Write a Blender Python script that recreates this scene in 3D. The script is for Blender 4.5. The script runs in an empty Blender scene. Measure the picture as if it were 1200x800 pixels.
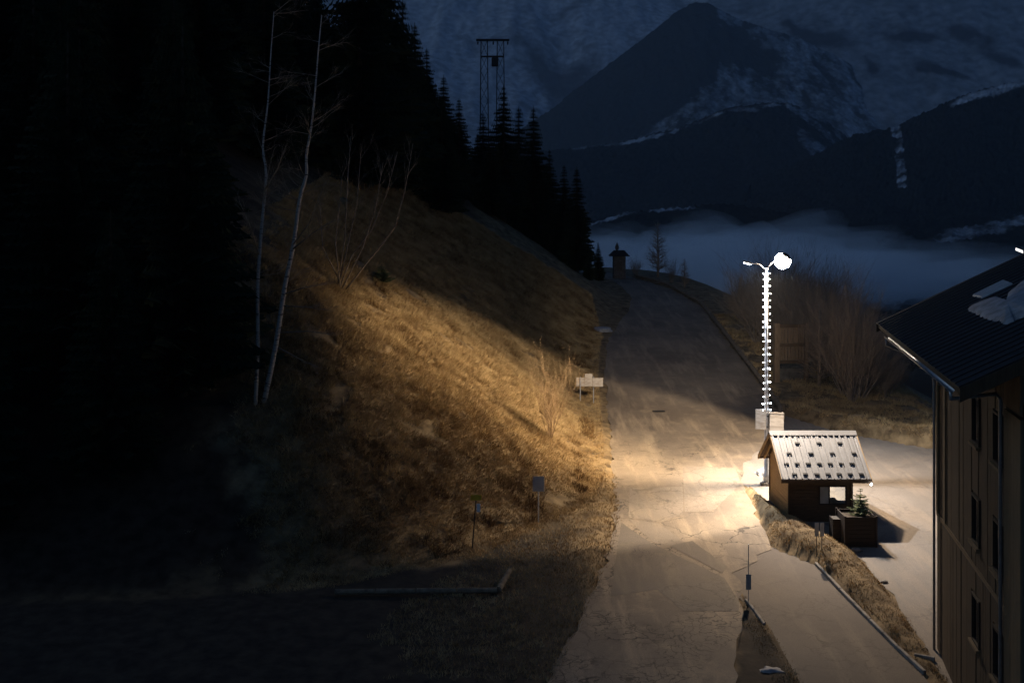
import bpy, bmesh, math, random
import numpy as np
from mathutils import Vector, Matrix, noise as mnoise
R = math.radians
scene = bpy.context.scene
col = scene.collection

# ------------------------------------------------------------------ camera
CAMZ, F, HY = 16.0, 1300.0, 230.0          # eye height (m), focal length and horizon row of the 1200x800 frame
cam_d = bpy.data.cameras.new("camera")
cam = bpy.data.objects.new("camera", cam_d); col.objects.link(cam)
cam.location = (0, 0, CAMZ); cam.rotation_euler = (R(90), 0, 0)
cam_d.sensor_width = 36.0; cam_d.lens = 36.0 * F / 1200.0
cam_d.shift_y = -(400 - HY) / 1200.0
cam_d.clip_start = 0.5; cam_d.clip_end = 30000
scene.camera = cam

# ------------------------------------------------------------------ world, moon, exposure
world = bpy.data.worlds.new("World"); scene.world = world; world.use_nodes = True
wn, wl = world.node_tree.nodes, world.node_tree.links
wn.clear()
SUN_EL, SUN_ROT = R(27), R(262)             # the moon stands behind the wooded hill on the camera's left
sky = wn.new("ShaderNodeTexSky"); sky.sky_type = 'NISHITA'; sky.sun_disc = False
sky.sun_elevation = SUN_EL; sky.sun_rotation = SUN_ROT
tint = wn.new("ShaderNodeMix"); tint.data_type = 'RGBA'; tint.blend_type = 'MULTIPLY'
tint.inputs[0].default_value = 1.0; tint.inputs[7].default_value = (0.34, 0.60, 1.0, 1)
bg = wn.new("ShaderNodeBackground"); bg.inputs[1].default_value = 0.034
wo = wn.new("ShaderNodeOutputWorld")
wl.new(sky.outputs[0], tint.inputs[6]); wl.new(tint.outputs[2], bg.inputs[0]); wl.new(bg.outputs[0], wo.inputs[0])

sun_d = bpy.data.lights.new("moon", 'SUN'); sun_d.energy = 0.20; sun_d.angle = R(3); sun_d.color = (0.55, 0.75, 1.0)
sun = bpy.data.objects.new("moon", sun_d); col.objects.link(sun)
_sd = Vector((math.sin(SUN_ROT) * math.cos(SUN_EL), math.cos(SUN_ROT) * math.cos(SUN_EL), math.sin(SUN_EL)))
sun.rotation_euler = _sd.to_track_quat('Z', 'Y').to_euler()

vs = scene.view_settings
vs.view_transform = 'Standard'; vs.look = 'None'; vs.exposure = 0.0; vs.gamma = 1.0; vs.use_curve_mapping = False
cy = scene.cycles
scene.render.engine = 'CYCLES'
cy.use_denoising = True; cy.use_adaptive_sampling = True; cy.adaptive_threshold = 0.02
try: cy.denoiser = 'OPENIMAGEDENOISE'
except Exception: pass
cy.max_bounces = 6; cy.diffuse_bounces = 3; cy.glossy_bounces = 2; cy.transmission_bounces = 4
cy.volume_bounces = 5; cy.transparent_max_bounces = 8
cy.sample_clamp_indirect = 2.0; cy.volume_step_rate = 4.0; cy.volume_max_steps = 64
cy.caustics_reflective = False; cy.caustics_refractive = False

# ================================================================== GEO-BEGIN
rng = np.random.default_rng(7)
random.seed(7)
def _hash(i, j, s):
    n = (i.astype(np.int64) * 374761393 + j.astype(np.int64) * 668265263 + s * 974634641) & 0x7fffffff
    n = ((n ^ (n >> 13)) * 1274126177) & 0x7fffffff
    return ((n ^ (n >> 16)) & 0xffff) / 65535.0
def vnoise(x, y, s=0):
    x = np.asarray(x, float); y = np.asarray(y, float)
    i = np.floor(x); j = np.floor(y); fx = x - i; fy = y - j
    fx = fx * fx * (3 - 2 * fx); fy = fy * fy * (3 - 2 * fy)
    i = i.astype(np.int64); j = j.astype(np.int64)
    a = _hash(i, j, s); b = _hash(i + 1, j, s); c = _hash(i, j + 1, s); d = _hash(i + 1, j + 1, s)
    return (a + (b - a) * fx) * (1 - fy) + (c + (d - c) * fx) * fy
def fbm(x, y, s=0, o=4):
    t = 0.0; a = 0.5; n = 0.0
    for k in range(o):
        t = t + a * (vnoise(np.asarray(x) * 2 ** k, np.asarray(y) * 2 ** k, s + 17 * k) - 0.5); n += a; a *= 0.5
    return t / n                                   # about -0.5 .. 0.5
def smooth(a, b, x):
    t = np.clip((np.asarray(x, float) - a) / (b - a), 0, 1); return t * t * (3 - 2 * t)

# long profile of the road: nearly flat round the kiosk, climbing to a crest at 132 m
_py = np.arange(-60, 420, 0.5)
_sl = np.interp(_py, [-60, 62, 74, 124, 138, 150, 420], [.03, .03, .08, .08, .0, -.05, -.12])
_pz = np.concatenate([[0], np.cumsum((_sl[1:] + _sl[:-1]) * 0.25)])
_pz = _pz - np.interp(0, _py, _pz) - 0.8
def B(y): return np.interp(y, _py, _pz)

MLy = [10, 35.9, 42.9, 48.6, 53.4, 59.2, 66.4, 74, 83, 95.6, 110, 117, 126, 131, 137, 150, 170]
MLx = [-5.5, 1.1, 2.97, 4.3, 5.0, 5.4, 5.9, 6.4, 6.9, 8.2, 11.4, 12.6, 12.3, 11.6, 10.0, 5.0, -3.0]
MRy = [10, 35.9, 39.8, 42.5, 45.6, 48.6, 53, 58.4, 62, 66, 70, 73, 83, 97, 113, 124, 131, 137, 150, 170]
MRx = [0.8, 7.2, 8.1, 8.9, 9.2, 11.4, 11.8, 12.1, 13.0, 15.0, 16.8, 17.7, 18.2, 18.7, 19.2, 17.6, 15.2, 13.8, 9.5, 1.0]
DLy = [10, 35.9, 39.8, 42.5, 45.6, 48.6]; DLx = [9.3, 9.35, 9.3, 9.05, 8.9, 11.3]
DRy = [10, 36.5, 46.6, 48.6]; DRx = [14.4, 13.55, 12.7, 11.5]
PLy = [30, 37, 43.8, 48.4, 50.6, 51.6, 55, 57.5, 58.4, 62, 66, 70, 73]
PLx = [14.0, 14.2, 14.8, 14.7, 13.6, 12.95, 12.7, 12.3, 11.9, 12.8, 14.8, 16.6, 17.5]
PRy = [30, 60, 62, 65.4, 69, 73]; PRx = [36, 36, 34, 24.6, 20.4, 17.9]
def mL(y): return np.interp(y, MLy, MLx)
def mR(y): return np.interp(y, MRy, MRx)
def paved(x, y, e=0.0):
    m = (x > mL(y) + e) & (x < mR(y) - e) & (y < 165)
    d = (x > np.interp(y, DLy, DLx) + e) & (x < np.interp(y, DRy, DRx) - e) & (y < 48.6)
    p = (x > np.interp(y, PLy, PLx) + e) & (x < np.interp(y, PRy, PRx) - e) & (y > 30) & (y < 73)
    return m | d | p
FOOT = np.array([(-90, 37), (-40, 40), (-13.2, 42.9), (-7.1, 44.2), (-1.46, 47.6), (1.6, 51.9), (3.7, 54.9), (4.7, 60), (5.2, 66.4),
                 (5.6, 74), (6.1, 83), (7.3, 95.6), (10.4, 110), (11.6, 117), (11.3, 126), (10.4, 131), (8.8, 137), (3.6, 150), (-4.5, 170), (-20, 215), (-40, 270), (-120, 420)])
def foot_d(x, y):
    x = np.asarray(x, float); y = np.asarray(y, float)
    best = np.full(np.broadcast(x, y).shape, 1e9); sg = np.ones_like(best)
    for (ax, ay), (bx, by) in zip(FOOT[:-1], FOOT[1:]):
        ex, ey = bx - ax, by - ay; L2 = ex * ex + ey * ey
        t = np.clip(((x - ax) * ex + (y - ay) * ey) / L2, 0, 1)
        dx, dy = x - ax - t * ex, y - ay - t * ey
        d = np.hypot(dx, dy); c = ex * dy - ey * dx
        u = d < best - 1e-6
        best = np.where(u, d, best); sg = np.where(u, np.sign(c), sg)
    return best * sg
def xfall(y): return np.interp(y, [0, 55, 60, 66, 75, 100, 130, 160], [60, 60, 38, 30, 26, 24.5, 20.5, 16])
def H(x, y):
    x = np.asarray(x, float); y = np.asarray(y, float)
    z = B(y) + 0 * x
    d = foot_d(x, y); dp = np.clip(d, 0, None)
    hill = 0.66 * (np.sqrt(dp * dp + 1.6) - 1.265) - 0.10 * np.clip(dp - 28, 0, None) - 0.25 * np.clip(dp - 70, 0, None)
    w = smooth(0, 7, d)
    hill = hill + w * (1.0 * fbm(x / 13, y / 13, 3, 3) + 0.45 * fbm(x / 2.6, y / 2.6, 5, 3))
    z = z + hill
    # grassy bank between the road and the kiosk yard
    lo = np.maximum(mR(y), np.interp(y, DRy, DRx)); lo = np.where(y > 48.6, mR(y), lo)
    hi = np.interp(y, PLy, PLx)
    wd = np.clip(hi - lo, 0.05, None); u = np.clip((x - lo) / wd, 0, 1)
    bank = np.sin(np.pi * u ** 0.75) * np.interp(y, [36, 38, 43, 47, 50, 53, 56, 58.4], [0, .05, .35, .6, .8, .45, .2, 0]) 
    bank = np.where((y > 36) & (y < 58.4), bank, 0)
    z = z + bank * (1 + 0.7 * fbm(x / 1.3, y / 1.3, 8, 3))
    # dark wedge between road and drive, a little sunken
    wl_, wr_ = mR(y), np.interp(y, DLy, DLx)
    wedge = (y < 42.5) & (x > wl_) & (x < wr_)
    z = z - np.where(wedge, 0.08 * np.sin(np.pi * np.clip((x - wl_) / np.clip(wr_ - wl_, .05, None), 0, 1)), 0)
    # berm of earth behind the yard
    pr = np.interp(x, [17.0, 17.9, 20.4, 24.6, 34, 60], [74, 73, 69, 65.4, 62, 60])
    q = y - pr
    berm = np.where((q > 0) & (x > 17.9), np.sin(np.pi * np.clip(q / 4.0, 0, 1) ** .6) * 0.75 * smooth(17.9, 19.5, x), 0)
    z = z + berm * (1 + 1.0 * fbm(x / 1.7, y / 1.7, 12, 3))
    # valley side on the right
    xf = np.clip(x - xfall(y), 0, None)
    z = z - 0.55 * (np.sqrt(xf * xf + 6) - 2.449)
    # verge roughness
    off = ~paved(x, y, -0.15)
    z = z + np.where(off, 0.05 + 0.16 * fbm(x / 1.1, y / 1.1, 21, 3), 0)
    return z
def Hs(x, y): return float(H(np.array([x]), np.array([y]))[0])
def hit(px, py, y0=12, y1=260):
    """the point of the ground that stands at a pixel of the photograph"""
    Y = np.arange(y0, y1, 0.1); X = (px - 600) / F * Y; Z = CAMZ - (py - HY) / F * Y
    below = Z < H(X, Y)
    k = int(np.argmax(below))
    return Vector((X[k], Y[k], Hs(X[k], Y[k])))
def at(px, py, Y): return Vector(((px - 600) / F * Y, Y, CAMZ - (py - HY) / F * Y))
# ================================================================== GEO-END

# ------------------------------------------------------------------ helpers
class MB:
    def __init__(s): s.v = []; s.f = []
    def quadbox(s, c8):
        n = len(s.v); s.v += [tuple(p) for p in c8]
        s.f += [tuple(n + i for i in q) for q in ((0,3,2,1),(4,5,6,7),(0,1,5,4),(1,2,6,5),(2,3,7,6),(3,0,4,7))]
        return s
    def box(s, x0, x1, y0, y1, z0, z1):
        return s.quadbox([(x0,y0,z0),(x1,y0,z0),(x1,y1,z0),(x0,y1,z0),(x0,y0,z1),(x1,y0,z1),(x1,y1,z1),(x0,y1,z1)])
    def beam(s, a, b, w, h, up=(0,0,1)):
        a = Vector(a); b = Vector(b); d = (b - a).normalized(); up = Vector(up)
        if abs(d.dot(up)) > .98: up = Vector((0,1,0))
        r = d.cross(up).normalized() * w / 2; u = r.normalized().cross(d).normalized() * h / 2
        return s.quadbox([a-r-u, b-r-u, b+r-u, a+r-u, a-r+u, b-r+u, b+r+u, a+r+u])
    def tube(s, pts, rad, n=8, caps=True, twist=0.0):
        pts = [Vector(p) for p in pts]
        if not hasattr(rad, '__len__'): rad = [rad] * len(pts)
        base = len(s.v); prev = None
        for i, p in enumerate(pts):
            d = (pts[min(i+1, len(pts)-1)] - pts[max(i-1, 0)])
            d = d.normalized() if d.length > 1e-9 else Vector((0,0,1))
            if prev is None:
                up = Vector((0,0,1)) if abs(d.z) < .9 else Vector((1,0,0)); r = d.cross(up).normalized()
            else:
                r = (prev - d * prev.dot(d)).normalized()
            prev = r; u = r.cross(d)
            for k in range(n):
                a = 2 * math.pi * k / n + twist
                q = p + (r * math.cos(a) + u * math.sin(a)) * rad[i]; s.v.append(tuple(q))
        for i in range(len(pts) - 1):
            for k in range(n):
                a = base + i*n + k; b = base + i*n + (k+1) % n
                s.f.append((a, b, b + n, a + n))
        if caps:
            s.f.append(tuple(base + k for k in range(n))[::-1]); e = base + (len(pts)-1)*n
            s.f.append(tuple(e + k for k in range(n)))
        return s
    def lathe(s, c, prof, n=16):
        c = Vector(c); base = len(s.v)
        for r, z in prof:
            for k in range(n):
                a = 2*math.pi*k/n; s.v.append((c.x + r*math.cos(a), c.y + r*math.sin(a), c.z + z))
        for i in range(len(prof)-1):
            for k in range(n):
                a = base+i*n+k; b = base+i*n+(k+1)%n; s.f.append((a, b, b+n, a+n))
        s.f.append(tuple(base+k for k in range(n))[::-1]); e = base+(len(prof)-1)*n
        s.f.append(tuple(e+k for k in range(n)))
        return s
    def mesh(s, name, mat, smooth=False):
        me = bpy.data.meshes.new(name); me.from_pydata(s.v, [], s.f); me.update()
        if mat: me.materials.append(mat)
        if smooth: me.polygons.foreach_set('use_smooth', [True]*len(me.polygons))
        return me
    def build(s, name, mat, parent=None, smooth=False, bevel=0):
        o = bpy.data.objects.new(name, s.mesh(name, mat, smooth)); col.objects.link(o)
        if parent: o.parent = parent
        if bevel:
            m = o.modifiers.new('bevel', 'BEVEL'); m.width = bevel; m.segments = 1; m.limit_method = 'ANGLE'
        return o
def tag(o, label=None, cat=None, group=None, kind=None):
    if label: o['label'] = label
    if cat: o['category'] = cat
    if group: o['group'] = group
    if kind: o['kind'] = kind
    return o
def thing(name, loc, label, cat, group=None, rz=0):
    o = bpy.data.objects.new(name, None); col.objects.link(o); o.location = loc; o.rotation_euler = (0,0,rz)
    o.empty_display_size = .3
    return tag(o, label, cat, group)
def share(me, name, parent=None, loc=(0,0,0), rot=(0,0,0), sc=(1,1,1)):
    o = bpy.data.objects.new(name, me); col.objects.link(o); o.location = loc; o.rotation_euler = rot; o.scale = sc
    if parent: o.parent = parent
    return o
def copy_tree(o, parent=None):
    c = o.copy(); col.objects.link(c); c.parent = parent
    for ch in list(o.children): copy_tree(ch, c)
    return c
def np_mesh(name, V, Q, mat, smooth=False):
    me = bpy.data.meshes.new(name); V = np.asarray(V, np.float32); Q = np.asarray(Q, np.int32); k = Q.shape[1]
    me.vertices.add(len(V)); me.vertices.foreach_set('co', V.ravel())
    me.loops.add(Q.size); me.loops.foreach_set('vertex_index', Q.ravel())
    me.polygons.add(len(Q)); me.polygons.foreach_set('loop_start', np.arange(0, Q.size, k, dtype=np.int32))
    me.polygons.foreach_set('loop_total', np.full(len(Q), k, np.int32))
    if smooth: me.polygons.foreach_set('use_smooth', np.ones(len(Q), bool))
    me.update(calc_edges=True); me.validate()
    if mat: me.materials.append(mat)
    return me
def grid_quads(nu, nv):
    i, j = np.meshgrid(np.arange(nu-1), np.arange(nv-1), indexing='ij'); a = (i*nv + j).ravel()
    return np.stack([a, a+nv, a+nv+1, a+1], 1)

# ------------------------------------------------------------------ materials
def nodes(m): return m.node_tree.nodes, m.node_tree.links
def mat(name, c1, c2=None, scale=4.0, rough=.8, bump=.0, metal=0.0, stretch=(1,1,1), coord='Object', detail=6, lo=.35, hi=.65, c3=None, bscale=None, spec=.3):
    m = bpy.data.materials.new(name); m.use_nodes = True; n, l = nodes(m)
    p = n['Principled BSDF']; p.inputs['Roughness'].default_value = rough; p.inputs['Metallic'].default_value = metal
    p.inputs['Specular IOR Level'].default_value = spec
    if c2 is None:
        c2 = tuple(min(1, v*1.18) for v in c1); c1 = tuple(v*.85 for v in c1)
    if coord == 'World':
        g = n.new('ShaderNodeNewGeometry'); src = g.outputs['Position']
    else:
        g = n.new('ShaderNodeTexCoord'); src = g.outputs['Object']
    mp = n.new('ShaderNodeMapping'); mp.inputs['Scale'].default_value = stretch; l.new(src, mp.inputs['Vector'])
    oi = n.new('ShaderNodeObjectInfo'); ad = n.new('ShaderNodeVectorMath'); ad.operation = 'ADD'
    if coord != 'World':
        sc = n.new('ShaderNodeVectorMath'); sc.operation = 'SCALE'; sc.inputs['Scale'].default_value = 37.0
        cx = n.new('ShaderNodeCombineXYZ')
        for k in range(3): l.new(oi.outputs['Random'], cx.inputs[k])
        l.new(cx.outputs[0], sc.inputs[0]); l.new(mp.outputs[0], ad.inputs[0]); l.new(sc.outputs[0], ad.inputs[1]); src = ad.outputs[0]
    else: src = mp.outputs[0]
    t = n.new('ShaderNodeTexNoise'); t.inputs['Scale'].default_value = scale; t.inputs['Detail'].default_value = detail; t.inputs['Roughness'].default_value = .62
    l.new(src, t.inputs['Vector'])
    r = n.new('ShaderNodeValToRGB'); r.color_ramp.elements[0].position = lo; r.color_ramp.elements[1].position = hi
    r.color_ramp.elements[0].color = (*c1, 1); r.color_ramp.elements[1].color = (*c2, 1)
    if c3:
        e = r.color_ramp.elements.new(min(.98, hi + .12)); e.color = (*c3, 1)
    l.new(t.outputs['Fac'], r.inputs['Fac']); l.new(r.outputs['Color'], p.inputs['Base Color'])
    if bump:
        b = n.new('ShaderNodeBump'); b.inputs['Strength'].default_value = bump; b.inputs['Distance'].default_value = .02
        if bscale:
            t2 = n.new('ShaderNodeTexNoise'); t2.inputs['Scale'].default_value = bscale; t2.inputs['Detail'].default_value = 4; l.new(src, t2.inputs['Vector']); l.new(t2.outputs['Fac'], b.inputs['Height'])
        else: l.new(t.outputs['Fac'], b.inputs['Height'])
        l.new(b.outputs[0], p.inputs['Normal'])
    return m
def emit(name, c, s):
    m = bpy.data.materials.new(name); m.use_nodes = True; p = nodes(m)[0]['Principled BSDF']
    p.inputs['Base Color'].default_value = (.8,.8,.8,1); p.inputs['Emission Color'].default_value = (*c, 1); p.inputs['Emission Strength'].default_value = s
    return m
def asphalt(name, c1, c2, crack=.5, seed=0.0, cscale=.55, dust=(.30,.235,.16), damp=.0):
    m = bpy.data.materials.new(name); m.use_nodes = True; n, l = nodes(m); p = n['Principled BSDF']
    p.inputs['Roughness'].default_value = .82; p.inputs['Specular IOR Level'].default_value = .35
    g = n.new('ShaderNodeNewGeometry'); off = n.new('ShaderNodeVectorMath'); off.operation = 'ADD'; off.inputs[1].default_value = (seed, seed*1.7, 0)
    l.new(g.outputs['Position'], off.inputs[0]); P = off.outputs[0]
    def noise(sc, d=5, src=P, rough=.6):
        t = n.new('ShaderNodeTexNoise'); t.inputs['Scale'].default_value = sc; t.inputs['Detail'].default_value = d; t.inputs['Roughness'].default_value = rough; l.new(src, t.inputs['Vector']); return t
    def ramp(src, a, b, ca=(0,0,0), cb=(1,1,1)):
        r = n.new('ShaderNodeValToRGB'); r.color_ramp.elements[0].position = a; r.color_ramp.elements[1].position = b
        r.color_ramp.elements[0].color = (*ca, 1); r.color_ramp.elements[1].color = (*cb, 1); l.new(src, r.inputs[0]); return r
    def mix(f, a, b, mode='MIX'):
        x = n.new('ShaderNodeMix'); x.data_type = 'RGBA'; x.blend_type = mode
        if isinstance(f, float): x.inputs[0].default_value = f
        else: l.new(f, x.inputs[0])
        for s, i in ((a, 6), (b, 7)):
            if isinstance(s, tuple): x.inputs[i].default_value = (*s, 1)
            else: l.new(s, x.inputs[i])
        return x.outputs[2]
    big = ramp(noise(.22, 5).outputs['Fac'], .36, .64, c1, c2).outputs[0]
    mp = n.new('ShaderNodeMapping'); mp.inputs['Scale'].default_value = (1.3, .16, 1); l.new(P, mp.inputs[0])
    streak = ramp(noise(1.0, 4, mp.outputs[0]).outputs['Fac'], .50, .72)
    c = mix(streak.outputs[0], big, dust)
    dst = ramp(noise(.75, 6, rough=.7).outputs['Fac'], .52, .70)
    c = mix(dst.outputs[0], c, tuple(v*.8 for v in dust))
    fine = ramp(noise(26, 3).outputs['Fac'], .3, .7, (.74,.74,.74), (1.2,1.2,1.2))
    c = mix(1.0, c, fine.outputs[0], 'MULTIPLY')
    # cracks: cell borders, bent by noise, present only in worn areas
    wv = n.new('ShaderNodeVectorMath'); wv.operation = 'MULTIPLY_ADD'; wv.inputs[1].default_value = (1.6,1.6,0)
    l.new(noise(.9, 4).outputs['Color'], wv.inputs[0]); l.new(P, wv.inputs[2])
    vo = n.new('ShaderNodeTexVoronoi'); vo.feature = 'DISTANCE_TO_EDGE'; vo.inputs['Scale'].default_value = cscale; l.new(wv.outputs[0], vo.inputs['Vector'])
    vo2 = n.new('ShaderNodeTexVoronoi'); vo2.feature = 'DISTANCE_TO_EDGE'; vo2.inputs['Scale'].default_value = cscale*4.2; l.new(wv.outputs[0], vo2.inputs['Vector'])
    k1 = ramp(vo.outputs['Distance'], .005, .024, (1,1,1), (0,0,0)).outputs[0]
    k2 = ramp(vo2.outputs['Distance'], .01, .06, (1,1,1), (0,0,0)).outputs[0]
    a1 = ramp(noise(.16, 3).outputs['Fac'], .46, .55).outputs[0]; a2 = ramp(noise(.27, 3).outputs['Fac'], .50, .57).outputs[0]
    k1 = mix(1.0, k1, a1, 'MULTIPLY'); k2 = mix(1.0, k2, a2, 'MULTIPLY')
    sx = n.new('ShaderNodeSeparateXYZ'); l.new(g.outputs['Position'], sx.inputs[0]); wm = n.new('ShaderNodeMapRange'); wm.inputs['From Min'].default_value = 70; wm.inputs['From Max'].default_value = 60; l.new(sx.outputs['Y'], wm.inputs['Value'])
    kk = mix(1.0, mix(1.0, k1, k2, 'ADD'), wm.outputs[0], 'MULTIPLY')
    ks = mix(1.0, kk, (crack, crack, crack), 'MULTIPLY')
    c = mix(ks, c, tuple(v*.28 for v in c1))
    l.new(c, p.inputs['Base Color'])
    b = n.new('ShaderNodeBump'); b.inputs['Strength'].default_value = .5; b.inputs['Distance'].default_value = .015
    hsum = mix(.5, noise(9, 5).outputs['Color'], kk); inv = n.new('ShaderNodeInvert'); l.new(kk, inv.inputs['Color'])
    hm = mix(.45, noise(7, 6).outputs['Color'], inv.outputs[0]); l.new(hm, b.inputs['Height']); l.new(b.outputs[0], p.inputs['Normal'])
    return m
M = {}
M['road'] = asphalt('road_asphalt', (.138,.106,.078), (.228,.178,.126), .85, 3.1, dust=(.33,.253,.168))
M['yard'] = asphalt('yard_asphalt', (.17,.145,.12), (.22,.19,.16), .25, 41.0, .3, dust=(.27,.22,.17))
M['drive'] = asphalt('drive_asphalt', (.112,.088,.069), (.148,.117,.09), .35, 77.0, .35, dust=(.19,.15,.11))
M['patch'] = asphalt('patch_asphalt', (.175,.14,.105), (.225,.18,.135), .4, 15.0, .5)
M['patch2'] = asphalt('patch_asphalt_dark', (.12,.095,.072), (.16,.13,.10), .45, 55.0, .45, dust=(.2,.16,.11))
M['soil'] = mat('hill_soil', (.07,.045,.022), (.25,.175,.09), 1.2, .95, .9, coord='World', detail=10, lo=.36, hi=.62, bscale=6)
M['weed'] = mat('dead_weeds', (.09,.05,.022), (.24,.145,.06), 1.3, .9, 0, coord='World', spec=.1)
M['grass'] = mat('dry_grass', (.26,.165,.075), (.56,.41,.21), .9, .85, 0, coord='World', detail=8, lo=.34, hi=.66, spec=.15)
M['stone'] = mat('stone', (.16,.14,.12), (.34,.31,.27), 3, .9, .6)
M['snow'] = mat('old_snow', (.20,.20,.20), (.36,.36,.37), 2.5, .75, .3)
M['wood'] = mat('weathered_wood', (.055,.034,.018), (.115,.070,.036), 3, .8, .4, stretch=(1,8,8), lo=.3, hi=.7)
M['woodv'] = mat('weathered_wood_upright', (.12,.078,.046), (.26,.18,.11), 3, .8, .4, stretch=(9,9,.8), lo=.3, hi=.7)
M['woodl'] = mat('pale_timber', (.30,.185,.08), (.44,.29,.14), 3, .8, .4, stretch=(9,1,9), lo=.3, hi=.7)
M['darkwood'] = mat('dark_stained_wood', (.020,.014,.010), (.045,.030,.020), 3, .75, .4, stretch=(1,9,9), lo=.3, hi=.7)
M['log'] = mat('grey_log', (.10,.075,.05), (.24,.185,.125), 4, .85, .6, stretch=(1,1,1))
M['tin'] = mat('roof_sheet_metal', (.20,.19,.18), (.30,.285,.27), 1.1, .5, .05, metal=.25, lo=.25, hi=.75, spec=.5)
M['darkmetal'] = mat('dark_metal', (.03,.028,.026), (.06,.055,.05), 5, .55, .1, metal=.4)
M['steel'] = mat('galvanised_steel', (.42,.43,.45), (.58,.59,.61), 7, .42, .05, metal=.6)
M['signback'] = mat('grey_sign_metal', (.30,.31,.31), (.42,.43,.43), 3, .5, .05, metal=.3)
M['whitesign'] = mat('weathered_pale_board', (.34,.29,.24), (.50,.45,.39), 2.2, .6, .05, stretch=(1,1,4), lo=.38, hi=.6)
M['zinc'] = mat('zinc_gutter', (.26,.26,.26), (.38,.38,.38), 5, .38, .05, metal=.5)
M['chaletwood'] = mat('chalet_cladding', (.042,.026,.014), (.080,.050,.027), 2.4, .8, .35, stretch=(9,9,.7), lo=.3, hi=.7)
M['chaletpale'] = mat('pale_chalet_timber', (.12,.078,.04), (.19,.125,.065), 2.4, .8, .35, stretch=(9,9,.7), lo=.3, hi=.7)
M['roofdark'] = mat('dark_roof_sheet', (.012,.012,.013), (.025,.024,.024), 3, .75, .2)
M['render'] = mat('wall_render', (.13,.105,.08), (.18,.145,.11), 2, .9, .3)
M['yellow'] = mat('yellow_paint', (.50,.30,.02), (.62,.40,.04), 4, .5)
M['white'] = mat('white_paint', (.62,.62,.6), (.78,.78,.76), 4, .5)
M['bluegrey'] = mat('blue_grey_plate', (.16,.21,.24), (.24,.29,.32), 4, .4)
M['needle'] = mat('spruce_needles', (.008,.014,.008), (.025,.038,.018), .6, .85, 0, lo=.3, hi=.7, spec=.1)
M['firgreen'] = mat('fir_needles', (.075,.09,.04), (.17,.18,.08), 3, .8, 0, spec=.15)
M['bark'] = mat('spruce_bark', (.03,.02,.014), (.06,.045,.03), 5, .9, .5)
M['twig'] = mat('bare_twigs', (.20,.15,.115), (.34,.265,.20), 3, .9, 0, spec=.1)
M['palestem'] = mat('pale_stems', (.16,.12,.085), (.34,.27,.20), 3, .9, 0, spec=.1)
M['twigred'] = mat('russet_twigs', (.22,.145,.08), (.38,.26,.15), 3, .9, 0, spec=.1)
M['litter_shade'] = mat('needle_litter', (.016,.011,.007), (.045,.032,.02), 1.5, .95, .7, coord='World')
M['earth'] = mat('dark_earth', (.035,.026,.018), (.085,.062,.04), 2, .95, .7, coord='World')
M['rock'] = mat('rubble_wall', (.06,.055,.05), (.12,.11,.10), 3, .9, .6)
def birch_mat():
    m = mat('birch_bark', (.04,.032,.026), (.36,.32,.27), 3.0, .8, .15, stretch=(.9,.9,4.0), lo=.36, hi=.47)
    return m
M['birch'] = birch_mat()
def glass_mat(name, c=(.9,.93,.95), alpha=.25):
    m = bpy.data.materials.new(name); m.use_nodes = True; n, l = nodes(m); n.clear()
    o = n.new('ShaderNodeOutputMaterial'); t = n.new('ShaderNodeBsdfTransparent'); gl = n.new('ShaderNodeBsdfGlossy'); gl.inputs['Roughness'].default_value = .05
    t.inputs[0].default_value = (*c, 1); mx = n.new('ShaderNodeMixShader'); fr = n.new('ShaderNodeFresnel'); fr.inputs[0].default_value = 1.45
    l.new(fr.outputs[0], mx.inputs[0]); l.new(t.outputs[0], mx.inputs[1]); l.new(gl.outputs[0], mx.inputs[2]); l.new(mx.outputs[0], o.inputs[0])
    return m
M['glass'] = glass_mat('window_glass')
M['blackglass'] = mat('dark_window_glass', (.006,.007,.009), (.012,.013,.016), 2, .08, 0, spec=.5)
M['lamp'] = emit('lit_lamp_lens', (1.0,.84,.66), 270)
M['led'] = emit('lit_led_lens', (.86,.92,1.0), 40)
M['bulb'] = emit('lit_bulb', (.90,.94,1.0), 26)
M['bulb2'] = emit('lit_bulb_bright', (.88,.93,1.0), 40)

# ------------------------------------------------------------------ terrain
xs = np.unique(np.concatenate([np.arange(-130, -45, 2.5), np.arange(-45, -16, .8), np.arange(-16, 26, .32), np.arange(26, 60, .9), np.arange(60, 330, 6)]))
ys = np.unique(np.concatenate([np.arange(-40, 20, 2.5), np.arange(20, 34, .8), np.arange(34, 78, .34), np.arange(78, 140, .6), np.arange(140, 200, 1.6), np.arange(200, 420, 6)]))
GX, GY = np.meshgrid(xs, ys, indexing='ij')
GZ = H(GX, GY)
GZ = np.where(paved(GX, GY, .06), B(GY) - .09, GZ)
GZ = np.where(paved(GX, GY, -.12) & ~paved(GX, GY, .06), np.minimum(GZ, B(GY) - .005), GZ)
me = np_mesh('ground', np.stack([GX, GY, GZ], -1).reshape(-1, 3), grid_quads(len(xs), len(ys)), M['soil'], True)
_d = foot_d(GX, GY); _n = fbm(GX/2.2, GY/2.2, 81, 4)
_we = (smooth(43.5, 42, GY)*smooth(-.1, .15, GX - mR(GY))*smooth(.1, -.15, GX - np.interp(GY, DLy, DLx)))
_earth_shade = smooth(.6, -.6, _d - 2.0*_n)*smooth(3.8, 2.2, GX - 2*_n)*smooth(54, 49, GY - 4*_n)  # turnout soil darkened: missing light painted into the ground colour
_li = np.maximum(smooth(20, 26, _d + 8*smooth(98, 112, GY) - 8*_n), smooth(-.20, -.29, np.where(GY > 20, GX/np.maximum(GY, 1), 0) - .2*_n)*smooth(-.5, 1, _d))  # needle litter under the trees, also shade painted over the left slope
_earth_shade = np.maximum(_earth_shade, _we)
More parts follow.
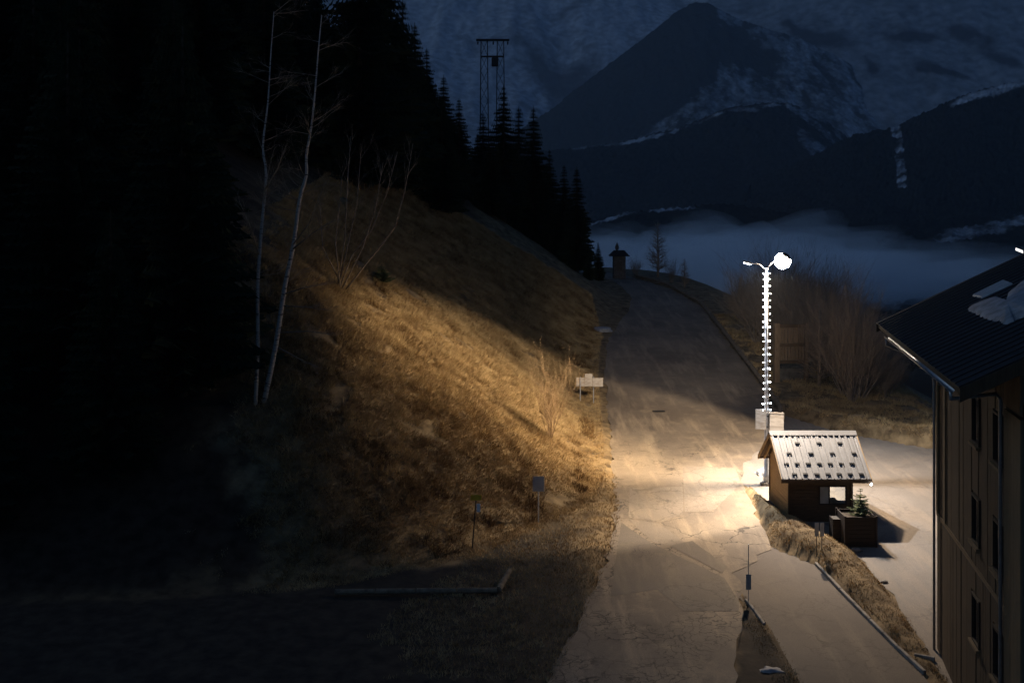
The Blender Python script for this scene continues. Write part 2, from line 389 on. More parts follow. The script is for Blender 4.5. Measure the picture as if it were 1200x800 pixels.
for nm, ar in (('earth', _earth_shade), ('litter_shade', _li)):
    at_ = me.attributes.new(nm, 'FLOAT', 'POINT'); at_.data.foreach_set('value', ar.ravel().astype(np.float32))
def _cover(m):
    n, l = nodes(m); p = n['Principled BSDF']; src = p.inputs['Base Color'].links[0].from_socket
    t = n.new('ShaderNodeTexNoise'); t.inputs['Scale'].default_value = 1.8; t.inputs['Detail'].default_value = 7; l.new(n['Geometry'].outputs['Position'], t.inputs['Vector'])
    for nm, c1, c2 in (('earth', (.022,.016,.011), (.055,.040,.026)), ('litter_shade', (.016,.011,.007), (.045,.032,.02))):  # earth and litter tones double as painted shade
        r = n.new('ShaderNodeValToRGB'); r.color_ramp.elements[0].position = .35; r.color_ramp.elements[1].position = .65; r.color_ramp.elements[0].color = (*c1,1); r.color_ramp.elements[1].color = (*c2,1); l.new(t.outputs['Fac'], r.inputs[0])
        a_ = n.new('ShaderNodeAttribute'); a_.attribute_name = nm; x = n.new('ShaderNodeMix'); x.data_type = 'RGBA'
        l.new(a_.outputs['Fac'], x.inputs[0]); l.new(src, x.inputs[6]); l.new(r.outputs[0], x.inputs[7]); src = x.outputs[2]
    l.new(src, p.inputs['Base Color'])
_cover(M['soil'])
ground = share(me, 'ground'); tag(ground, kind='structure')

def strip(name, yl, lf, rf, z, m, nx=14):
    V = []; ya = np.asarray(yl)
    for y in ya:
        a, b = float(lf(y)), float(rf(y))
        for k in range(nx):
            x = a + (b - a) * k / (nx - 1)
            e = 0.10 * float(fbm(np.array([y*1.3]), np.array([a]), 31, 3)[0]) if k in (0, nx-1) else 0
            V.append((x + e*7, y, float(B(y)) + z + 0.004*float(fbm(np.array([x/2.0]), np.array([y/2.0]), 33, 2)[0])*(0 < k < nx-1)))
    me = np_mesh(name, np.array(V), grid_quads(len(ya), nx)[:, ::-1], m, True)
    o = share(me, name); return tag(o, kind='structure')
strip('main_road', np.unique(np.concatenate([np.arange(10, 35, 2), np.arange(35, 78, .7), np.arange(78, 166, 1.2)])), mL, mR, 0.0, M['road'], 16)
strip('side_road', np.concatenate([np.arange(10, 35, 2), np.arange(35, 48.6, .6), [48.6]]), lambda y: np.interp(y, DLy, DLx) - .12, lambda y: np.interp(y, DRy, DRx), -.02, M['drive'], 8)
strip('yard_pavement', np.concatenate([np.arange(30, 73, .7), [73]]), lambda y: np.interp(y, PLy, PLx) - (.25 if y > 58.3 else 0), lambda y: np.interp(y, PRy, PRx), -.02, M['yard'], 30)
# resurfaced panels on the road, laid from the seams seen in the photograph
def flat(px, py):
    Y = np.arange(20, 120, .05); Zr = CAMZ - (py - HY)/F*Y; k = int(np.argmax(Zr < B(Y))); return ((px - 600)/F*Y[k], Y[k])
road_o = bpy.data.objects['main_road']
def road_patch(poly, m, z=.004):
    pts = [flat(*p) for p in poly]
    bm = bmesh.new(); vv = [bm.verts.new((x, y, 0)) for x, y in pts]
    f = bm.faces.new(vv); f.normal_update()
    if f.normal.z < 0: f.normal_flip()
    bmesh.ops.triangulate(bm, faces=[f])
    for it in range(4):
        bmesh.ops.subdivide_edges(bm, edges=[e for e in bm.edges if e.calc_length() > 1.0], cuts=1)
        bmesh.ops.triangulate(bm, faces=[f for f in bm.faces if len(f.verts) > 3])
    for v in bm.verts: 
        v.co.x += .10*float(fbm(np.array([v.co.y*1.1]), np.array([v.co.x*1.1]), 71, 3)[0]); v.co.y += .25*float(fbm(np.array([v.co.y*1.1]), np.array([v.co.x*1.1]), 72, 3)[0])
        v.co.z = float(B(v.co.y)) + z
    bm.normal_update()
    me = bpy.data.meshes.new('road_patch'); bm.to_mesh(me); bm.free(); me.materials.append(m)
    return share(me, 'road_patch', road_o)
road_patch([(735,608),(770,612),(806,638),(790,641),(768,636)], M['patch'])
road_patch([(728,612),(766,638),(848,676),(866,705),(866,716),(800,716),(770,690),(716,700),(722,650)], M['patch2'], .006)
road_patch([(738,572),(800,570),(800,602),(775,612),(736,606)], M['patch'], .008)
road_patch([(786,640),(812,634),(852,664),(846,672)], M['patch2'], .010)
road_patch([(800,546),(862,548),(868,566),(836,600),(802,600)], M['patch'], .012)

# verge stones of the far valley: a wide sheet below everything, out to the mountains
gv = MB(); gv.v = [(-9000,-3000,-260),(9000,-3000,-260),(9000,12000,-260),(-9000,12000,-260)]; gv.f = [(0,1,2,3)]
vf = gv.build('valley_ground', mat('valley_floor', (.02,.025,.02), (.05,.055,.05), .004, .95, 0, coord='World')); tag(vf, kind='structure')

# ------------------------------------------------------------------ mountains
def mtn_mat(name, dark1, dark2, light1, light2, scale):
    m = bpy.data.materials.new(name); m.use_nodes = True; n, l = nodes(m); p = n['Principled BSDF']; p.inputs['Roughness'].default_value = .9; p.inputs['Specular IOR Level'].default_value = .05
    g = n.new('ShaderNodeNewGeometry'); at_ = n.new('ShaderNodeAttribute'); at_.attribute_name = 'snow'
    t = n.new('ShaderNodeTexNoise'); t.inputs['Scale'].default_value = scale; t.inputs['Detail'].default_value = 9; t.inputs['Roughness'].default_value = .7; l.new(g.outputs['Position'], t.inputs['Vector'])
    ms = n.new('ShaderNodeMath'); ms.operation = 'SUBTRACT'; ms.inputs[1].default_value = .5; l.new(t.outputs['Fac'], ms.inputs[0])
    ma = n.new('ShaderNodeMath'); ma.operation = 'MULTIPLY_ADD'; ma.inputs[1].default_value = .8; l.new(ms.outputs[0], ma.inputs[0]); l.new(at_.outputs['Fac'], ma.inputs[2])
    r = n.new('ShaderNodeValToRGB'); r.color_ramp.elements[0].position = .36; r.color_ramp.elements[1].position = .66
    r.color_ramp.elements[0].color = (0,0,0,1); l.new(ma.outputs[0], r.inputs[0])
    t2 = n.new('ShaderNodeTexNoise'); t2.inputs['Scale'].default_value = scale*2.3; t2.inputs['Detail'].default_value = 8; l.new(g.outputs['Position'], t2.inputs['Vector'])
    def rp(a, b):
        q = n.new('ShaderNodeValToRGB'); q.color_ramp.elements[0].position = .35; q.color_ramp.elements[1].position = .65
        q.color_ramp.elements[0].color = (*a,1); q.color_ramp.elements[1].color = (*b,1); l.new(t2.outputs['Fac'], q.inputs[0]); return q
    x = n.new('ShaderNodeMix'); x.data_type = 'RGBA'; l.new(r.outputs[0], x.inputs[0]); l.new(rp(dark1, dark2).outputs[0], x.inputs[6]); l.new(rp(light1, light2).outputs[0], x.inputs[7])
    l.new(x.outputs[2], p.inputs['Base Color'])
    return m
def mountain(name, crest, bot, Yc, Yb, m, snowf, amp, freq, nu=260, nv=120, px0=380, px1=1320, serr=0.0, gamma=1.0, seed=0):
    px = np.linspace(px0, px1, nu); cp = np.interp(px, [c[0] for c in crest], [c[1] for c in crest])
    bp = np.interp(px, [c[0] for c in bot], [c[1] for c in bot])
    v = np.linspace(0, 1, nv) ** 1.0
    PX = px[:, None] + 0*v[None, :]; PY = cp[:, None] + (bp - cp)[:, None] * (v[None, :] ** gamma)
    Y = Yc + (Yb - Yc) * v[None, :] + 0*PX
    X = (PX - 600)/F*Y; Z = CAMZ - (PY - HY)/F*Y
    edge = 1 - (1 - np.clip(v*8, 0, 1))[None, :]*.65
    dz = amp*fbm(X/freq, Y/freq, seed, 6)*edge
    ridg = amp*.8*(0.5 - np.abs(fbm(X/(freq*.6), Y/(freq*1.6), seed+5, 5))*2)*edge
    Z = Z + dz + ridg
    if serr: Z = Z + serr*(vnoise(X/(serr*.55), Y/(serr*.55), seed+9) + .5*vnoise(X/(serr*.3), Y/(serr*.3), seed+10) - .7)
    sn = snowf(PX, PY, X, Y)
    # back slope behind the crest, so that the ridge is a solid body
    Vb = []; nb = 4
    for k in range(nb, 0, -1):
        Vb.append(np.stack([X[:, 0]*(1 + .0), Y[:, 0] + (Yc - Yb)*.12*k, Z[:, 0] - (Yc - Yb)*.07*k], -1))
    Vb = np.stack(Vb, 1); Vall = np.concatenate([Vb, np.stack([X, Y, Z], -1)], 1)
    S = np.concatenate([np.repeat(sn[:, :1], nb, 1), sn], 1)
    me = np_mesh(name, Vall.reshape(-1, 3), grid_quads(nu, nv + nb)[:, ::-1], m, not serr)
    a = me.attributes.new('snow', 'FLOAT', 'POINT'); a.data.foreach_set('value', S.ravel().astype(np.float32))
    return tag(share(me, name), kind='structure')
def ell(px, py, cx, cy, rx, ry, ang=0):
    c, s = math.cos(ang), math.sin(ang); dx, dy = px - cx, py - cy
    return np.exp(-(((dx*c + dy*s)/rx)**2 + ((-dx*s + dy*c)/ry)**2)*1.2)
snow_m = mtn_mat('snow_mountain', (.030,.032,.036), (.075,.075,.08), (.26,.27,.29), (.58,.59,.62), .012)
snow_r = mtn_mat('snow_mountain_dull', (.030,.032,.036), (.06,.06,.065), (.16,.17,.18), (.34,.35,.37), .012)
wood_m = mtn_mat('wooded_mountain', (.010,.011,.010), (.030,.030,.027), (.27,.28,.30), (.56,.57,.60), .03)
def warp(px, py, X, Y, a=22, f=170):
    return px + a*2*fbm(X/f, Y/f, 91, 4), py + a*fbm(X/f, Y/f, 92, 4)
def s_far(px, py, X, Y):
    px, py = warp(px, py, X, Y, 40, 420)
    s = .70 + .62*fbm((X*.8 + Y*.5)/170, (X - Y)/1900, 8, 5) + .46*fbm((X*.5 - Y*.2)/520, (X*.2 + Y)/900, 4, 4)
    for e in [(640,100,60,12,.2),(560,66,50,8,.3),(600,140,60,9,.1),(690,30,34,6,-.3)]:
        s = s - .30*ell(px, py, *e)
    return s
def s_right(px, py, X, Y):
    px, py = warp(px, py, X, Y, 34, 240)
    s = .68 + .34*fbm(X/260, Y/420, 14, 5) + .14*fbm(X/36, Y/60, 15, 4)
    for e in [(962,47,30,14,.35),(1005,82,16,7,.5),(935,33,14,4,.2),(1060,45,36,6,.02),(1135,45,34,9,.12),(1170,70,24,8,.5),(1100,88,40,6,.3)]:
        s = s - .50*ell(px, py, *e)
    return s
def s_none(px, py, X, Y): return .12 + .22*fbm(X/120, Y/160, 22, 4)
def s_peak(px, py, X, Y):
    s = .14 + .34*fbm(X/200, Y/260, 23, 4) + .2*fbm(X/40, Y/50, 27, 3)
    qx, qy = warp(px, py, X, Y, 20, 110)
    xb = np.interp(qy, [-10, 0, 40, 85, 115, 140, 165, 200], [836, 838, 848, 834, 806, 776, 742, 700])
    sn = .50 + .55*fbm(X/70, Y/110, 41, 5) + .35*fbm(X/22, Y/34, 42, 3)
    for e in [(868,58,26,16,.5),(890,72,20,10,.3)]: sn = sn - .45*ell(qx, qy, *e)
    k = smooth(-5, 9, qx - xb)
    return s*(1 - k) + sn*k
def s_mid(px, py, X, Y):
    cr = np.interp(px, [600,735,790,850,905,925], [176,167,156,131,121,124])
    s = .08 + .2*fbm(X/90, Y/120, 24, 4) + (.55 + .9*fbm(X/40, Y/60, 28, 3))*np.exp(-((py - cr - 2 - 6*fbm(X/70, Y/80, 29, 3))/4.0)**2)*smooth(640, 700, px)*smooth(930, 905, px)
    qx, qy = warp(px, py, X, Y, 10, 60); k = smooth(-4, 5, qx - np.interp(qy, [110, 124, 170, 190, 240], [916, 922, 932, 950, 1010]))
    return s*(1 - k) + k*(.40 + .6*fbm(X/40, Y/60, 43, 5) + .3*fbm(X/14, Y/20, 44, 3))
def s_lift(px, py, X, Y):
    cr = np.interp(px, [1000,1090,1150,1200,1300], [160,131,106,96,80])
    s = .06 + .22*fbm(X/60, Y/90, 25, 4) + .6*np.exp(-((py - cr - 4 - 8*fbm(X/50, Y/60, 30, 3))/(5 + .06*np.clip(px-1110, 0, 90)))**2)*smooth(1085, 1130, px)
    c = 1050 + (py - 150)*.11
    return s + (.44 + .8*fbm(X/16, Y/20, 31, 4))*((np.abs(px - c + 4*fbm(Y/40, X/40, 32, 2)) < 6.0) & (py > 149) & (py < 222))
def s_low(px, py, X, Y):
    s = .05 + .3*fbm(X/50, Y/60, 26, 4)
    ln = np.interp(px, [660,700,740,800,840], [275,262,253,246,243])
    s = s + (.62 + .8*fbm(X/22, Y/30, 33, 3))*np.exp(-((py - ln)/2.6)**2)*smooth(680, 700, px)*smooth(850, 800, px)
    return s + .50*smooth(1040, 1120, px)*np.exp(-((py - np.interp(px, [1040,1200], [292,262]))/11)**2)
mountain('mountain_far', [(380,-160),(600,-210),(800,-190),(1000,-230),(1320,-200)], [(380,230),(1320,230)], 8200, 5200, snow_m, s_far, 260, 900, 300, 160, seed=2)
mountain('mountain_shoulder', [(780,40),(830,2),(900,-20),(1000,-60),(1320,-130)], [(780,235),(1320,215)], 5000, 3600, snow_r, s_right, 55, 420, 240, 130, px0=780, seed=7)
mountain('mountain_peak', [(560,190),(640,133),(720,72),(770,33),(796,12),(812,5),(828,5),(845,14),(865,24),(900,36),(940,48),(985,68),(1020,92),(1060,130)], [(560,250),(1060,250)], 4300, 3300, wood_m, s_peak, 45, 260, 260, 130, px0=560, px1=1060, serr=9, seed=11)
mountain('mountain_ridge', [(520,186),(640,178),(690,172),(735,165),(790,154),(850,129),(880,123),(905,120),(925,122),(955,134),(985,152),(1010,178),(1050,235)], [(520,275),(1050,275)], 2600, 1900, wood_m, s_mid, 22, 160, 300, 120, px0=520, px1=1050, serr=7, seed=13)
mountain('mountain_slope', [(880,215),(940,190),(1000,160),(1050,150),(1090,130),(1150,105),(1200,95),(1320,75)], [(880,300),(1320,310)], 2000, 1250, wood_m, s_lift, 16, 130, 320, 130, px0=880, px1=1320, serr=6, seed=15)
mountain('valley_side', [(480,262),(640,266),(700,258),(760,248),(810,243),(860,240),(1000,262),(1200,255),(1320,240)], [(480,420),(1320,440)], 1300, 480, wood_m, s_low, 14, 110, 320, 110, px0=480, px1=1320, serr=5, seed=19)

# strengths of the lamp's own beams (watts) and the air
SPOT_P, SIDE_P, WASH_P, LED_P = 15500.0, 20500.0, 15000.0, 10500.0
FOG_ON, HAZE_D = True, 0.00008

# ------------------------------------------------------------------ street lamp
LB = hit(898, 567); LAMP_Y = LB.y
lamp = thing('street_lamp', LB, 'tall street lamp with a blazing head standing behind the kiosk', 'street lamp')
HT = 11.3
MB().lathe((0,0,0), [(.16,0),(.16,.5),(.12,.55),(.105,3.0),(.085,8.0),(.065,HT)], 12).build('pole', M['steel'], lamp, True)
MB().lathe((0,0,-.1), [(.34,0),(.34,.2),(.22,.24)], 12).build('footing', M['stone'], lamp)
mb = MB().tube([(0,0,HT-.05),(.25,-.02,HT+.25),(.62,-.05,HT+.42)], .035, 8); mb.build('arm', M['steel'], lamp, True)
mb = MB().tube([(0,0,HT-.12),(-.35,-.02,HT+.18),(-.78,-.04,HT+.26)], .028, 8); mb.build('arm', M['steel'], lamp, True)
# big head: a lens globe swollen to imitate glare, under a hood, tipped towards the road and the slope
AX = Vector((-.53, .26, -.81)).normalized()
qh = (-AX).to_track_quat('Z', 'Y')
head = MB().lathe((0,0,0), [(.05,.44),(.14,.43),(.22,.38),(.27,.30),(.28,.27)], 20).build('lamp_head', M['darkmetal'], lamp, True)
head.location = (.84, -.06, HT+.38); head.rotation_euler = qh.to_euler()
lens = MB().lathe((0,0,0), [(.02,-.42),(.17,-.39),(.31,-.29),(.40,-.12),(.42,0.02),(.39,.15),(.30,.27),(.26,.30)], 20).build('lamp_lens', M['lamp'], head, True)
sh = MB().box(-.30,.16,-.10,.10,-.02,.05).build('lamp_head', M['darkmetal'], lamp, bevel=.02); sh.location = (-.92,-.04,HT+.26); sh.rotation_euler = (R(12), R(14), 0)
MB().box(-.26,.10,-.08,.08,-.055,-.021).build('lamp_lens', M['led'], sh)
def spot(name, loc, d, power, colr, size, blend, rad=.18):
    ld = bpy.data.lights.new(name, 'SPOT'); ld.energy = power; ld.color = colr; ld.spot_size = R(size); ld.spot_blend = blend; ld.shadow_soft_size = rad
    o = bpy.data.objects.new(name, ld); col.objects.link(o); o.parent = lamp; o.location = loc
    o.rotation_euler = Vector(d).normalized().to_track_quat('-Z', 'Y').to_euler(); return o
HL = Vector((.84,-.06,HT+.38)) + AX*.60
spot('lamp_beam', HL, AX, SPOT_P, (1.0,.83,.63), 103, .16)
SD = Vector((-.80,.30,-.52))
spot('lamp_beam', HL + SD*.12, SD, SIDE_P, (1.0,.75,.46), 68, .7)
spot('lamp_wash', HL, (.20,-.36,-.91), WASH_P, (1.0,.78,.55), 127, .75)
spot('led_beam', Vector((-.95,-.05,HT+.15)), (.50,-.16,-.86), LED_P, (.84,.90,1.0), 112, .7, .08)
spot('led_beam', Vector((-.95,-.02,HT+.15)), (.02,.96,-.28), 9000.0, (1.0,.90,.78), 40, 1.0, .08)
# string of lights wound round the pole
ls = thing('light_string', LB + Vector((0,0,3.9)), 'string of white bulbs in pairs up the street lamp pole', 'string lights')
bulb_me = MB(); bulb_me.lathe((0,0,0), [(.010,-.042),(.034,-.025),(.042,0),(.034,.025),(.010,.042)], 8)
bm1 = bulb_me.mesh('bulb', M['bulb'], True); bm2 = bulb_me.mesh('bulb', M['bulb2'], True)
nP = 21
for i in range(nP):
    z = 7.15*i/(nP-1)
    for s in (-1, 1):
        big = (i in (0,1,4,6,8,10,12) and s == 1) or (i in (0,1,11,13) and s == -1)
        k = (.95 if big else .5)*random.uniform(.82,1.18)
        share(bm2 if big else bm1, 'bulb', ls, (s*(.20 if i < 2 else .165), -.07 + random.uniform(-.05,.05), z + s*.015 + random.uniform(-.035,.035)), (0,0,0), (k,k,k))
wp = [(.10*math.cos(a*.9)*(1.1 - .0035*a), .10*math.sin(a*.9)*(1.1 - .0035*a), a/150*7.2) for a in range(0, 151)]
MB().tube(wp, .008, 5).build('wire', M['darkmetal'], ls)
# pale board strapped to the pole above the kiosk
sb = thing('direction_board', LB + Vector((0,-.05,2.9)), 'pale wooden board fixed to the lamp pole above the kiosk ridge', 'sign'); sb.rotation_euler = (R(-7), R(2), 0)
MB().box(-.62,-.08,-.20,-.16,-.02,1.0).build('panel', M['whitesign'], sb, bevel=.01)
o = MB().box(.12,.86,-.20,-.16,-.06,.80).build('panel', M['whitesign'], sb, bevel=.01)
MB().box(-.08,.86,-.205,-.165,.80,.88).build('top_rail', M['whitesign'], sb)
[MB().box(-.02,.12,-.158,-.10,z_,z_+.07).build('bracket', M['darkmetal'], sb) for z_ in (.05,.62)]

# ------------------------------------------------------------------ kiosk
K0 = Vector((14.4, 53.4, float(B(53.4)) - .02))
kio = thing('kiosk', K0, 'small wooden kiosk with ribbed metal roof beneath the street lamp', 'kiosk')
WX0, WX1, WY0, WY1 = -1.54, 1.37, -1.9, 1.9
RZ, RS = 3.88, .69
def roofz(y): return RZ - RS*abs(y)
MB().box(WX0-.05, WX1+.05, WY0-.05, WY1+.05, -.25, .12).build('floor_slab', M['stone'], kio)
ph = .165
def plank(x0, x1, y0, y1, z0, z1, m):
    j = random.uniform(-.006,.006)
    if x1 - x0 < y1 - y0: MB().box(x0+j, x1+j, y0, y1, z0+.004, z1-.004).build('plank', m, kio)
    else: MB().box(x0, x1, y0+j, y1+j, z0+.004, z1-.004).build('plank', m, kio)
k = 0
while .12 + k*ph < 3.6:
    z0 = .12 + k*ph; z1 = z0 + ph; zm = (z0+z1)/2
    if z1 < roofz(WY0) - .12:                       # long walls
        segs = [(WX0, WX1)]
        if z1 > .97 and z0 < 1.76: segs = [(WX0, -.16), (1.14, WX1)]
        for a, b in segs: plank(a, b, WY0, WY0+.05, z0, z1, M['wood'])  # front planks darkened, the wall's shade put into the wood colour
        plank(WX0, WX1, WY1-.05, WY1, z0, z1, M['wood'])
    yl = min(WY1-.052, (RZ - .16 - z1)/RS)
    if yl > .1:
        plank(WX0, WX0+.05, -yl, yl, z0, z1, M['woodl'])  # paler timber carries the lamplight on this side wall
        if z1 > .30 and z0 < 1.95:
            plank(WX1-.05, WX1, -yl, -1.62, z0, z1, M['wood']); plank(WX1-.05, WX1, 1.62, yl, z0, z1, M['wood'])
        else: plank(WX1-.05, WX1, -yl, yl, z0, z1, M['wood'])
    k += 1
for sx in (WX0-.045, WX1-.055):
    for sy in (WY0-.045, WY1-.055): MB().box(sx, sx+.1, sy, sy+.1, .12, roofz(WY0)-.14).build('corner_post', M['wood'], kio)
w = MB(); 
for b in ((-.16,1.14,.91,.97),(-.16,1.14,1.74,1.80),(-.16,-.10,.97,1.74),(1.08,1.14,.97,1.74)): w.box(b[0], b[1], WY0-.03, WY0+.055, b[2], b[3])
win = w.build('window', M['darkwood'], kio)
MB().box(.30,.36, WY0-.015, WY0+.04, .97,1.74).build('mullion', M['darkwood'], win)
MB().box(-.10,.30, WY0+.004, WY0+.014, .97,1.74).build('pane', M['signback'], win)
MB().box(.36,1.08, WY0+.004, WY0+.010, .97,1.74).build('pane', M['glass'], win)
MB().box(WX1-.30, WX1+.22, -1.6, 1.6, .26, .30).build('counter', M['woodl'], kio)
RX0, RX1, RY = -2.0, 2.12, 2.42
npan = 14; pw = (RX1 - RX0)/npan
for side in (-1, 1):
    for i in range(npan):
        x0 = RX0 + i*pw; x1 = x0 + pw
        m_ = MB()
        def P(x, t, h): return (x, side*t*RY, RZ - RS*t*RY + h)
        jit = random.uniform(0, .006)
        prof = [(x0, .0), (x0+.025, .0), (x0+.040, .038), (x0+.075, .038), (x0+.09, .0), (x0+.165, .0), (x0+.175,.010), (x0+.195,.010), (x0+.205,.0), (x1-.001, .0)]
        for (x, h) in prof: m_.v.append(P(x, 0, h+.02+jit))
        for (x, h) in prof: m_.v.append(P(x, 1.0, h+.02+jit))
        for (x, h) in prof: m_.v.append(P(x, 1.0, -.004))
        n_ = len(prof)
        for q in range(n_-1):
            m_.f.append((q, q+1, n_+q+1, n_+q) if side > 0 else (q, n_+q, n_+q+1, q+1))
            m_.f.append((n_+q, n_+q+1, 2*n_+q+1, 2*n_+q))
        m_.build('roof_panel', M['tin'], kio)
    d = MB(); d.quadbox([P(RX0+.02,0,-.10), P(RX1-.02,0,-.10), P(RX1-.02,.985,-.10), P(RX0+.02,.985,-.10), P(RX0+.02,0,-.006), P(RX1-.02,0,-.006), P(RX1-.02,.985,-.006), P(RX0+.02,.985,-.006)])
    d.build('roof_deck', M['wood'], kio)
    for x in (RX0-.03, RX1-.005):
        d = MB(); d.quadbox([P(x,0,-.20), P(x+.035,0,-.20), P(x+.035,1.0,-.20), P(x,1.0,-.20), P(x,0,.03), P(x+.035,0,.03), P(x+.035,1.0,.03), P(x,1.0,.03)]); d.build('barge_board', M['woodl'], kio)
    MB().box(RX0-.03, RX1+.03, side*(RY+.01) - .02, side*(RY+.01) + .02, RZ-RS*RY-.16, RZ-RS*RY-.005).build('fascia', M['wood'], kio)
    for x in np.linspace(RX0+.25, RX1-.25, 6):
        d = MB(); d.quadbox([P(x,0,-.22), P(x+.07,0,-.22), P(x+.07,.97,-.22), P(x,.97,-.22), P(x,0,-.105), P(x+.07,0,-.105), P(x+.07,.97,-.105), P(x,.97,-.105)]); d.build('rafter', M['woodl'], kio)
rg = MB(); rg.v = [(RX0-.03,-.22,RZ-.10),(RX1+.03,-.22,RZ-.10),(RX1+.03,0,RZ+.075),(RX0-.03,0,RZ+.075),(RX1+.03,.22,RZ-.10),(RX0-.03,.22,RZ-.10)]
rg.f = [(0,1,2,3),(3,2,4,5),(0,3,5),(1,4,2)]; rg.build('ridge_cap', M['tin'], kio)
closure = MB().box(-.085,.085,-.02,.02,0,.05).mesh('ridge_vent', M['darkmetal'])
for i in range(15):
    x = RX0 + .22 + i*.264; share(closure, 'ridge_vent', kio, (x, -.235, roofz(.235) + .02), (R(34.6),0,0))
guard = MB(); guard.box(-.115,.115,-.06,.05,0,.015); guard.box(-.115,.115,-.06,-.045,.015,.04); guard_me = guard.mesh('snow_guard', M['darkmetal'])
rows = [(.26,[.285,.532,.773]), (.476,[.157,.405,.65,.896]), (.69,[.095,.217,.342,.465,.589,.714,.837]), (.906,[.154,.278,.404,.53,.654,.778,.90])]
for f_, us in rows:
    for u in us:
        for side in (-1, 1):
            y = side*f_*RY; share(guard_me, 'snow_guard', kio, (RX0 + u*(RX1-RX0), y, roofz(y) + .045), (-side*math.atan(RS) if side > 0 else math.atan(RS), 0, 0 if side < 0 else math.pi))
MB().lathe((RX1-.02,-RY-.05,RZ-RS*RY-.20), [(.02,-.05),(.05,-.03),(.05,.02),(.02,.05)], 8).build('eave_bulb', M['bulb2'], kio)

# planter with a young fir
P0 = Vector((15.28, 49.25, float(B(49.25)) - .03))
pl = thing('planter', P0, 'dark square plank planter box in front of the kiosk corner', 'planter')
for i in range(7):
    z0 = .02 + i*.185; z1 = z0 + .178
    MB().box(-.68,.68,-.66,-.62,z0,z1).build('plank', M['darkwood'], pl); MB().box(-.68,.68,.62,.66,z0,z1).build('plank', M['darkwood'], pl)
    MB().box(-.68,-.64,-.618,.618,z0,z1).build('plank', M['darkwood'], pl); MB().box(.64,.68,-.618,.618,z0,z1).build('plank', M['darkwood'], pl)
for sx in (-.72,.64):
    for sy in (-.70,.62): MB().box(sx, sx+.08, sy, sy+.08, 0, 1.36).build('corner_post', M['darkwood'], pl)
MB().box(-.63,.63,-.61,.61,.2,1.18).build('soil', M['earth'], pl)
# waste bin or crate beside the planter
cr = thing('crate', Vector((14.42, 49.55, float(B(49.5)))), 'small dark crate squeezed between planter and kiosk wall', 'crate')
for i in range(5):
    z0 = i*.2; MB().box(-.17,.17,-.3,-.26,z0,z0+.19).build('slat', M['darkwood'], cr); MB().box(-.17,-.13,-.258,.3,z0,z0+.19).build('slat', M['darkwood'], cr)
MB().box(-.125,.17,-.25,.29,.02,.97).build('inner_box', M['darkmetal'], cr)

# ------------------------------------------------------------------ conifers
def spruce_mesh(name, h, rbase, levels, nb, seed, mneedle, droop=.35):
    rs = random.Random(seed); V = []; Fc = []
    def tri(a, b, c): n = len(V); V.extend([tuple(a), tuple(b), tuple(c)]); Fc.append((n, n+1, n+2))
    for L in range(levels):
        t = (L + rs.uniform(-.25,.25))/levels; z = h*(.07 + .91*t)
        reach = rbase*((1 - t)**.85)*(1 if t > .06 else .75) + .06*rbase
        for k in range(nb):
            az = 2*math.pi*(k + rs.random()*.9)/nb + L*.7; ln = reach*rs.uniform(.62,1.12)
            d = Vector((math.cos(az), math.sin(az), 0)); sd = Vector((-d.y, d.x, 0))
            ns = max(4, int(8*ln/rbase) + 3); prev = None
            for s in range(ns):
                u = (s + .6)/ns; dz = -droop*ln*u + .22*ln*u*u + (1-t)*.0
                p = Vector((0,0,z)) + d*ln*u + Vector((0,0,dz))
                wsp = ln*.34*(1 - u*.72)*rs.uniform(.7,1.25)
                for sg in (-1, 1):
                    tip = p + sd*sg*wsp + d*wsp*.55 + Vector((0,0,-wsp*rs.uniform(.25,.75)))
                    tri(p - d*ln*.09, p + d*ln*.11, tip)
                tri(p - d*ln*.1 + Vector((0,0,.02*h)), p + d*ln*.14 - Vector((0,0,.012*h)), p + Vector((0,0,-wsp*.8)))
    me = bpy.data.meshes.new(name); me.from_pydata(V, [], Fc); me.update(); me.materials.append(mneedle); return me
def trunk_mesh(name, h, r, m): return MB().tube([(0,0,-.6),(0,0,h*.3),(0,0,h*.98)], [r, r*.75, r*.08], 7).mesh(name, m, True)
SP = [(spruce_mesh('crown', 10, 2.2, 34, 10, s, M['needle']), trunk_mesh('trunk', 10, .22, M['bark'])) for s in (1, 2, 3, 4)]
def spruce(px, py, Y, label, group, wide=1.0, var=0):
    p = at(px, py, Y); g = Hs(p.x, p.y); h = max(2.5, p.z - g); s = h/10
    t = thing('spruce_tree', (p.x, p.y, g - .1), label, 'spruce tree', group, random.uniform(0, 6.28))
    cme, tme = SP[var % 4]; share(tme, 'trunk', t, sc=(s,s,s)); share(cme, 'crown', t, sc=(s*wide, s*wide, s)); return t
